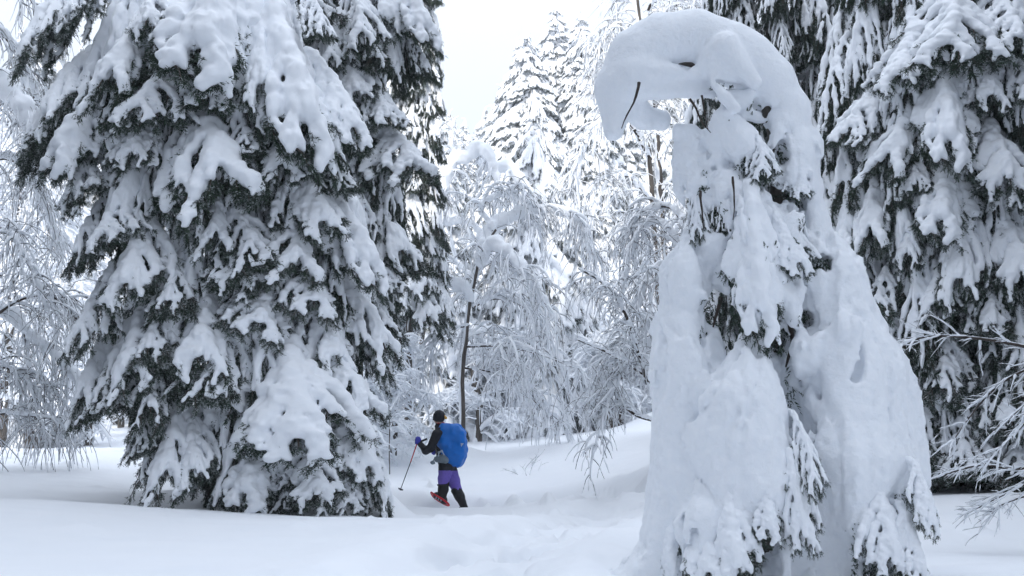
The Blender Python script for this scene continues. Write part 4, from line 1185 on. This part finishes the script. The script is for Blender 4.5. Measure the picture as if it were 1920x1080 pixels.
def mid_conifer(px, apex, Y, rad, label, seed, group=None, n_scale=1.0, droop=.72):
    x = (px - 960) / FPX * Y / _cp
    b = np.array([x, Y, gz(x, Y)]); H = at(px, apex, Y)[2] - b[2]
    t = thing('conifer', label, 'conifer', b, group)
    link('trunk', new_mesh('trunk', [tube1(np.array([[0, 0, -.5], [0, 0, H * .5], [0, 0, H]]), [.2, .12, .03], 8) + (0, True)], [M_BARK]), t)
    rng = np.random.RandomState(seed)
    for P, Q, o, wd in conifer_parts(seed, H, rad, n_scale, droop):
        me, ms, L, W = FROSTY[rng.randint(4)] if Y < 54 else LOD[rng.randint(3)]
        ob = link('bough', me, t, bough_matrix(P, Q, o, wd, L, W)); link('snow', ms, ob)
mid_conifer(1003, 188, 33, 2.5, 'rounded conifer loaded with bright snow lumps, lowest of the central conifers', 1, n_scale=.85, droop=1.15)
mid_conifer(987, 52, 50, 4.2, 'tall snowy conifer, leftmost of the three spires against the sky', 2, n_scale=.8)
mid_conifer(1045, 3, 53, 3.7, 'tallest snowy conifer, middle one of the three spires against the sky', 3, n_scale=.8)
mid_conifer(1094, 18, 51, 3.2, 'narrow snowy conifer, rightmost of the three spires against the sky', 4, n_scale=.8)
mid_conifer(790, 120, 32, 2.3, 'white snow-plastered conifer right behind the dark spruce edge left of the sky', 5, n_scale=.8)
mid_conifer(40, 445, 34, 1.5, 'bright little snowy conifer at the left edge', 6)
mid_conifer(1150, 60, 58, 3.5, 'snowy conifer rising just left of the arch of the bent tree', 8, n_scale=.8)
for k, px, ap, Y in ((0, 912, 208, 86), (1, 868, 228, 92), (0, 940, 172, 80), (1, 893, 240, 100), (0, 842, 215, 95), (1, 958, 150, 88), (0, 925, 250, 74), (1, 880, 262, 78), (0, 1120, 150, 84), (1, 1075, 170, 90), (0, 1160, 90, 76), (1, 1200, 60, 80), (0, 1240, 30, 74), (1, 815, 170, 76), (0, 780, 120, 80),
                     (1, 10, 60, 70), (0, 60, 20, 74), (1, 130, 90, 78), (0, 100, 300, 60), (1, -60, 80, 66), (0, 560, -60, 70), (0, 1290, 60, 82), (1, 1030, 330, 66), (0, 1100, 380, 64), (1, 850, 330, 66), (0, 200, 40, 70), (1, 1700, -50, 75), (0, 1860, 60, 70), (1, 1930, 20, 66), (0, 400, 100, 80)):
    far(k, px, ap, Y, 'small distant snowy conifer in the wood on the far slope', 'distant conifers on the far slope', px * .37)
print('far', round(time.time() - T0, 1))

# unseen spruces added behind the camera, sized to keep the sun off the near snow
for i in range(16):
    k = i % 2; x = -17 + i * 2.0 + (i % 3) * .5; y = -8 - (i % 2) * 3.0 - (i % 3); x -= 3.0; s_ = 1.28 if x < -8.5 else 1.85
    t = thing('conifer', 'unseen snowy spruce added behind the viewpoint to keep the sun off the near snow', 'conifer', (x, y, gz(x, y)), 'added shade spruces behind the viewpoint')
    t.rotation_euler = (0, 0, x); t.scale = (s_, s_, s_)
    link('trunk', FAR[k][0], t); o = link('crown', FAR[k][1], t); link('snow', FAR[k][2], o)

for k, x, y, s_ in ((0, 8.6, 7.5, 1.0), (1, 10.5, 11.5, 1.0), (1, -8.6, 6.8, 1.0), (0, -11, 11, 1.0), (1, -10.5, 2.5, 1.1)):  # off-frame spruces added left and right to dim the skylight on the near scene
    t = thing('conifer', 'unseen snowy spruce added just outside the view to block skylight from the side', 'conifer', (x, y, gz(x, y)), 'added shade spruces beside the viewpoint')
    t.rotation_euler = (0, 0, x); t.scale = (s_, s_, s_)
    link('trunk', FAR[k][0], t); o = link('crown', FAR[k][1], t); link('snow', FAR[k][2], o)
# ------------------------------------------------------------------ the walker
PD = 17.0
PU = pxm(PD)
def Z(zx, zy, d=0.0):
    """crop pixels of the enlarged walker -> world; d metres further away"""
    return at(730 + zx / 4.695, 750 + zy / 4.695, PD) + np.array([0, d, 0])
ZU = PU / 4.695
foot = Z(640, 962)
person = thing('person', 'walker in black jacket, purple trousers and black cap snowshoeing to the left with a pole', 'person', foot)

def body(name, prims, cell, k=.02, rough=0.0, freq=8, mats=None, pick=None, parent=None, kill=12, lo_d=.5):
    pts = np.vstack([[p[0], p[1]] for p in prims]); rs = max(max(p[2], p[3]) for p in prims)
    b = Snow(pts.min(0) - rs - .04, pts.max(0) + rs + .04, cell)
    for p in prims: b.cap(p[0], p[1], p[2], p[3], p[4] if len(p) > 4 else k)
    if rough: b.rough(freq, rough, off=len(name)); b.rough(freq * 2.3, rough * .5, off=2)
    V, Q = b.mesh()
    if pick is None: return new_mesh(name, [(V, Q, 0, True)], mats), V, Q
    cen = V[Q].mean(1); idx = pick(cen)
    me = new_mesh(name, [(V, Q, 0, True)], mats)
    me.polygons.foreach_set('material_index', idx.astype(np.int32)); return me, V, Q

M_JACKET = plain('black_jacket', (.012, .013, .018), .75, 30, .4, .5)
M_PURPLE = plain('purple_trousers', (.145, .10, .42), .8, 25, .25, .6)
M_SKIN = plain('skin', (.45, .27, .2), .55)
M_GAITER = plain('black_gaiter', (.014, .014, .016), .7, 20, .3, .4)
M_PACK = plain('blue_pack_cover', (.003, .14, .52), .5, 7, .22, .5)
M_GREY = plain('grey_webbing', (.16, .2, .23), .7, 20)
M_GLOVE = plain('blue_glove', (.05, .06, .42), .7)
M_RED = plain('red_plastic', (.55, .02, .035), .4)
M_DARK = plain('dark_metal', (.03, .03, .035), .4, metallic=.4)
M_YEL = plain('yellow_strap', (.7, .38, .06), .6)
M_LOGO = plain('pale_logo_print', (.35, .42, .5), .6)
M_COLLAR = plain('red_collar', (.35, .02, .05), .8)

def c(a, b, ra, rb, k=.03): return (Z(*a), Z(*b), ra * ZU, rb * ZU, k)
prims = [c((437, 158, 0), (432, 172, 0), 44, 40), c((436, 190, 0), (446, 235, 0), 30, 34),              # head, neck
         c((418, 172, -.005), (407, 182, 0), 14, 9, .015),                                              # face with nose to the left
         c((450, 262, .0), (455, 360, 0), 52, 66, .05), c((450, 285, .17), (455, 300, -.17), 36, 36, .06),      # chest and shoulders
         c((455, 360, 0), (480, 460, .0), 66, 60, .05), c((480, 460, 0), (508, 570, 0), 62, 70, .05), c((470, 500, -.06), (500, 590, -.08), 45, 48), c((480, 500, .06), (510, 590, .08), 45, 48),
         # near arm reaching forward
         c((430, 300, -.2), (372, 418, -.24), 42, 36), c((372, 420, -.24), (330, 440, -.23), 37, 33), c((330, 440, -.23), (272, 375, -.16), 33, 22),
         # far arm
         c((450, 300, .2), (420, 420, .24), 40, 34), c((420, 420, .24), (395, 450, .15), 30, 22),
         # left leg (stepping), right leg (pushing)
         c((500, 600, -.09), (484, 690, -.10), 60, 50), c((478, 690, -.10), (482, 740, -.07), 44, 38), c((482, 740, -.07), (466, 830, -.05), 36, 30),
         c((528, 610, .09), (562, 715, .06), 64, 54), c((562, 715, .06), (592, 790, .03), 54, 42), c((592, 790, .03), (652, 925, 0), 36, 20)]
def pick(cn):
    pz = (cn[:, 2] - CAM_Z) / cn[:, 1]
    zz = lambda zy: (Z(500, zy)[2] - CAM_Z) / Z(500, zy)[1]
    ix = np.zeros(len(cn), int)
    ix[pz < zz(622)] = 1
    ix[pz > zz(205)] = 2
    return ix
me, PV, PQ = body('body', prims, .0125, rough=.010, freq=9, mats=[M_JACKET, M_PURPLE, M_SKIN], pick=pick)
part('body', me, person)
def pp(name, pr, mt, cell=.009, rough=0.0, freq=10, root=person, k=.02):
    me, V, Q = body(name, pr, cell, k, rough, freq, [mt]); return part(name, me, root)
pp('cap', [c((440, 140, 0), (436, 156, 0), 52, 51), c((398, 168, -.0), (386, 172, 0), 11, 7, .01), c((440, 120, 0), (446, 118, 0), 30, 20)], M_JACKET, rough=.004)
pp('goggle_strap', [c((486, 140, -.03), (497, 158, -.01), 8, 9), c((497, 158, -.01), (488, 160, .05), 8, 6)], M_YEL, .006)
pp('collar', [c((436, 205, -.04), (476, 212, -.02), 16, 14), c((476, 212, -.02), (476, 214, .05), 12, 12), c((430, 208, .03), (440, 200, 0), 12, 12)], M_COLLAR, .007)
pp('neck_gaiter', [c((424, 232, -.02), (470, 240, 0), 24, 28), c((430, 240, .04), (475, 240, .05), 22, 22)], M_JACKET, .008)
for nm, pr in (('gaiter', [c((482, 728, -.07), (478, 780, -.055), 47, 44), c((478, 780, -.055), (464, 838, -.05), 43, 40)]),
               ('gaiter', [c((590, 795, .03), (618, 850, .02), 46, 43), c((618, 850, .02), (662, 945, 0), 42, 30)])):
    pp(nm, pr, M_GAITER, .009, .006, 14)
pp('boot', [c((420, 838, -.05), (480, 880, -.05), 26, 27), c((480, 880, -.05), (462, 840, -.05), 30, 30), c((410, 832, -.05), (404, 845, -.05), 17, 15), c((440, 868, -.05), (500, 905, -.05), 13, 14, .01)], M_DARK, .008, .004, 20)
pp('boot', [c((655, 945, 0), (625, 958, 0), 26, 18), c((655, 950, 0), (668, 952, 0), 26, 22)], M_DARK, .008)
for i in range(3):
    a = (425 + i * 18, 835 + i * 11, -.125); b = (415 + i * 22, 860 + i * 11, -.125)
    pp('boot_strap', [c(a, b, 5, 5)], M_LOGO, .004)
# gloved hand closed round the pole grip: palm, four fingers, thumb
glove = pp('glove', [c((268, 372, -.17), (262, 350, -.17), 24, 22), c((262, 350, -.17), (262, 338, -.16), 23, 17)] +
   [x for i in range(4) for x in (c((272, 338 + i * 11, -.20), (250, 340 + i * 11, -.215), 7, 7, .006), c((250, 340 + i * 11, -.215), (240, 346 + i * 11, -.18), 7, 6, .006), c((240, 346 + i * 11, -.18), (250, 352 + i * 11, -.15), 6, 5, .006))] +
   [c((270, 335, -.14), (254, 326, -.14), 9, 8, .006), c((254, 326, -.14), (243, 333, -.17), 8, 6, .006)], M_GLOVE, .006)
pp('glove', [c((395, 450, .15), (380, 462, .12), 20, 16), c((380, 462, .12), (372, 476, .12), 7, 5, .005), c((386, 466, .13), (380, 482, .13), 7, 5, .005), c((392, 466, .15), (388, 484, .15), 7, 5, .005), c((398, 462, .17), (396, 480, .17), 6, 5, .005), c((380, 450, .12), (368, 456, .11), 7, 5, .005)], M_GLOVE, .006)
# backpack under its blue rain cover: a top-level thing
bp = thing('backpack', 'large backpack under a bright blue rain cover on the walker\'s back', 'backpack', Z(590, 578))
bc = []
for (x0, x1, y, r) in ((480, 590, 250, 44), (478, 606, 300, 62), (490, 612, 360, 70), (515, 612, 420, 66), (530, 612, 470, 62), (545, 605, 515, 54), (560, 596, 545, 36)):
    for d in (-.09, .09): bc.append(c((x0, y, d), (x1, y + 6, d), r, r, .05))
bc.append(c((468, 228, 0), (612, 232, 0), 24, 26, .03)); bc.append(c((622, 236, 0), (668, 340, 0), 14, 16, .03)); bc.append(c((668, 340, 0), (662, 500, 0), 16, 14, .03)); bc.append(c((640, 300, 0), (650, 430, 0), 34, 36, .04))
me, BV, BQ = body('cover', bc, .013, .03, .024, 7, [M_PACK])
cover = part('cover', me, bp)
from mathutils.bvhtree import BVHTree as _BT
bb = _BT.FromPolygons([tuple(v) for v in BV], [tuple(q) for q in BQ])
tri = []
for (x, y) in ((628, 380), (656, 381), (633, 412)):
    d = Vector(Z(x, y)) - Vector((0, 0, CAM_Z)); d.normalize(); h = bb.ray_cast(Vector((0, 0, CAM_Z)), d)
    q = h[0] if h[0] is not None else Vector(Z(x, y, -.2)); tri.append(np.array(q) + np.array([0, -.012, 0]))
tri2 = [v + np.array([0, .006, 0]) for v in tri]
part('logo', new_mesh('logo', [(tri + tri2, [[0, 1, 2], [5, 4, 3], [0, 3, 1], [1, 3, 4], [1, 4, 2], [2, 4, 5], [2, 5, 0], [0, 5, 3]], 0, False)], [M_LOGO]), bp)
pp('shoulder_strap', [c((440, 252, -.19), (415, 300, -.23), 8, 9, .01), c((415, 300, -.23), (412, 370, -.2), 9, 9, .01), c((412, 370, -.2), (440, 470, -.17), 8, 7, .01), c((440, 252, -.19), (465, 246, -.15), 9, 9)], M_GAITER, .007, root=bp)
pp('hip_belt', [c((425, 520, -.16), (500, 525, -.19), 24, 30, .02), c((430, 500, -.16), (480, 500, -.18), 16, 26, .02)], M_GREY, .008, root=bp)
pp('buckle_strap', [c((445, 455, -.21), (470, 445, -.22), 5, 5), c((470, 445, -.22), (490, 480, -.22), 5, 5), c((445, 455, -.21), (440, 490, -.2), 5, 5)], M_LOGO, .004, root=bp)
pp('hanging_clip', [c((408, 500, -.18), (392, 540, -.2), 4, 4), c((392, 540, -.2), (388, 548, -.2), 12, 14, .01), c((378, 545, -.2), (405, 552, -.19), 7, 7)], M_GREY, .005, root=bp)
# trekking pole
pole = thing('trekking_pole', 'thin red and black trekking pole held in the walker\'s left glove', 'trekking pole', Z(105, 790, -.15))
def rod(name, a, b, ra, rb, mt, root, n=2):
    V, F = tube1(np.linspace(a, b, n), np.linspace(ra, rb, n), 8); return part(name, new_mesh(name, [(V, F, 0, True)], [mt]), root)
rod('grip', Z(340, 340, -.20), Z(248, 380, -.19), .019, .016, M_DARK, pole)
rod('upper_shaft', Z(252, 384, -.19), Z(196, 545, -.17), .0095, .009, M_RED, pole)
rod('lower_shaft', Z(196, 545, -.17), Z(104, 792, -.15), .008, .0065, M_DARK, pole)
V, F = tube1(np.array([Z(110, 776, -.15), Z(106, 786, -.15)]), [.05, .035], 12)
part('basket', new_mesh('basket', [(V, F, 0, True)], [M_DARK]), pole)
# snowshoes
def snowshoe(label, heel, toe, side, up):
    heel, toe = np.array(heel), np.array(toe); ax = toe - heel; L = np.linalg.norm(ax); ax = ax / L
    s = np.array(side, float); s = s - ax * (s @ ax); s /= np.linalg.norm(s)
    u = np.cross(ax, s); u *= np.sign(u @ np.array(up))
    t = thing('snowshoe', label, 'snowshoe', heel)
    a = np.linspace(0, 2 * math.pi, 33)[:-1]
    ring = np.array([heel + ax * L * (.5 - .5 * math.cos(x)) + s * .11 * math.sin(x) * (1 + .12 * math.cos(x)) + u * .06 * max(0, -math.cos(x) - .3) ** 2 * 0 + u * .07 * max(0, math.cos(x + math.pi) - .4) ** 2 for x in a])
    rc = np.vstack([ring, ring[:1]])
    V, F = tube1(rc, np.full(33, .014), 7); part('frame', new_mesh('frame', [(V, F, 0, True)], [M_RED]), t)
    inn = heel + ax * L * .5 + (ring - heel - ax * L * .5) * .93
    n = len(inn); V = np.vstack([inn, [inn.mean(0)], inn - u * .01, [inn.mean(0) - u * .01]])
    F = [[i, (i + 1) % n, n] for i in range(n)] + [[n + 1 + (i + 1) % n, n + 1 + i, 2 * n + 1] for i in range(n)]
    part('deck', new_mesh('deck', [(V, F, 0, True)], [M_RED]), t)
    for q in (.38, .62):
        V, F = tube1(np.array([heel + ax * L * q + s * .1 - u * .0, heel + ax * L * q - s * .1]), [.012, .012], 6)
        part('crossbar', new_mesh('crossbar', [(V, F, 0, True)], [M_DARK]), t)
    for q in (.3, .5, .7):
        for sg in (-.05, .05):
            p0 = heel + ax * L * q + s * sg
            V, F = tube1(np.array([p0, p0 - u * .035]), [.010, .002], 5); part('crampon', new_mesh('crampon', [(V, F, 0, False)], [M_DARK]), t)
snowshoe('red snowshoe tilted toe-up under the walker\'s raised leading boot', Z(528, 925, -.05), Z(362, 822, -.05), (.25, -1, .3), (0.3, 0, 1))
snowshoe('snowshoe under the walker\'s rear boot, nearly buried in the trench', Z(700, 985, .0), Z(600, 975, -.05), (.1, -1, .1), (0, 0, 1))
rod('snowshoe_binding', Z(427, 742, -.08), Z(450, 768, -.06), .014, .012, M_DARK, person)
print('person', round(time.time() - T0, 1))

# ------------------------------------------------------------------ cold air
hm = bpy.data.materials.new('air'); hm.use_nodes = True; hm.node_tree.nodes.clear()
vo = hm.node_tree.nodes.new('ShaderNodeVolumePrincipled'); vo.inputs['Density'].default_value = .0008; vo.inputs['Color'].default_value = (.93, .96, 1, 1); vo.inputs['Anisotropy'].default_value = 0.2
mo = hm.node_tree.nodes.new('ShaderNodeOutputMaterial'); hm.node_tree.links.new(vo.outputs[0], mo.inputs['Volume'])
zmin = float(_Z.min()) - 1.5; X_, Y0_, Y1_ = float(np.abs(_X).max()) + 3, -76, 426; zt = max(float(_Z.max()), 48) + 4
hv = [(x, y, z) for z in (zmin, zt) for y in (Y0_, Y1_) for x in (-X_, X_)]
hf = [[0, 2, 3, 1], [4, 5, 7, 6], [0, 1, 5, 4], [2, 6, 7, 3], [0, 4, 6, 2], [1, 3, 7, 5]]
struct(link('haze', new_mesh('haze', [(hv, hf, 0, False)], [hm])), 'stuff')
SC.cycles.volume_bounces = 1
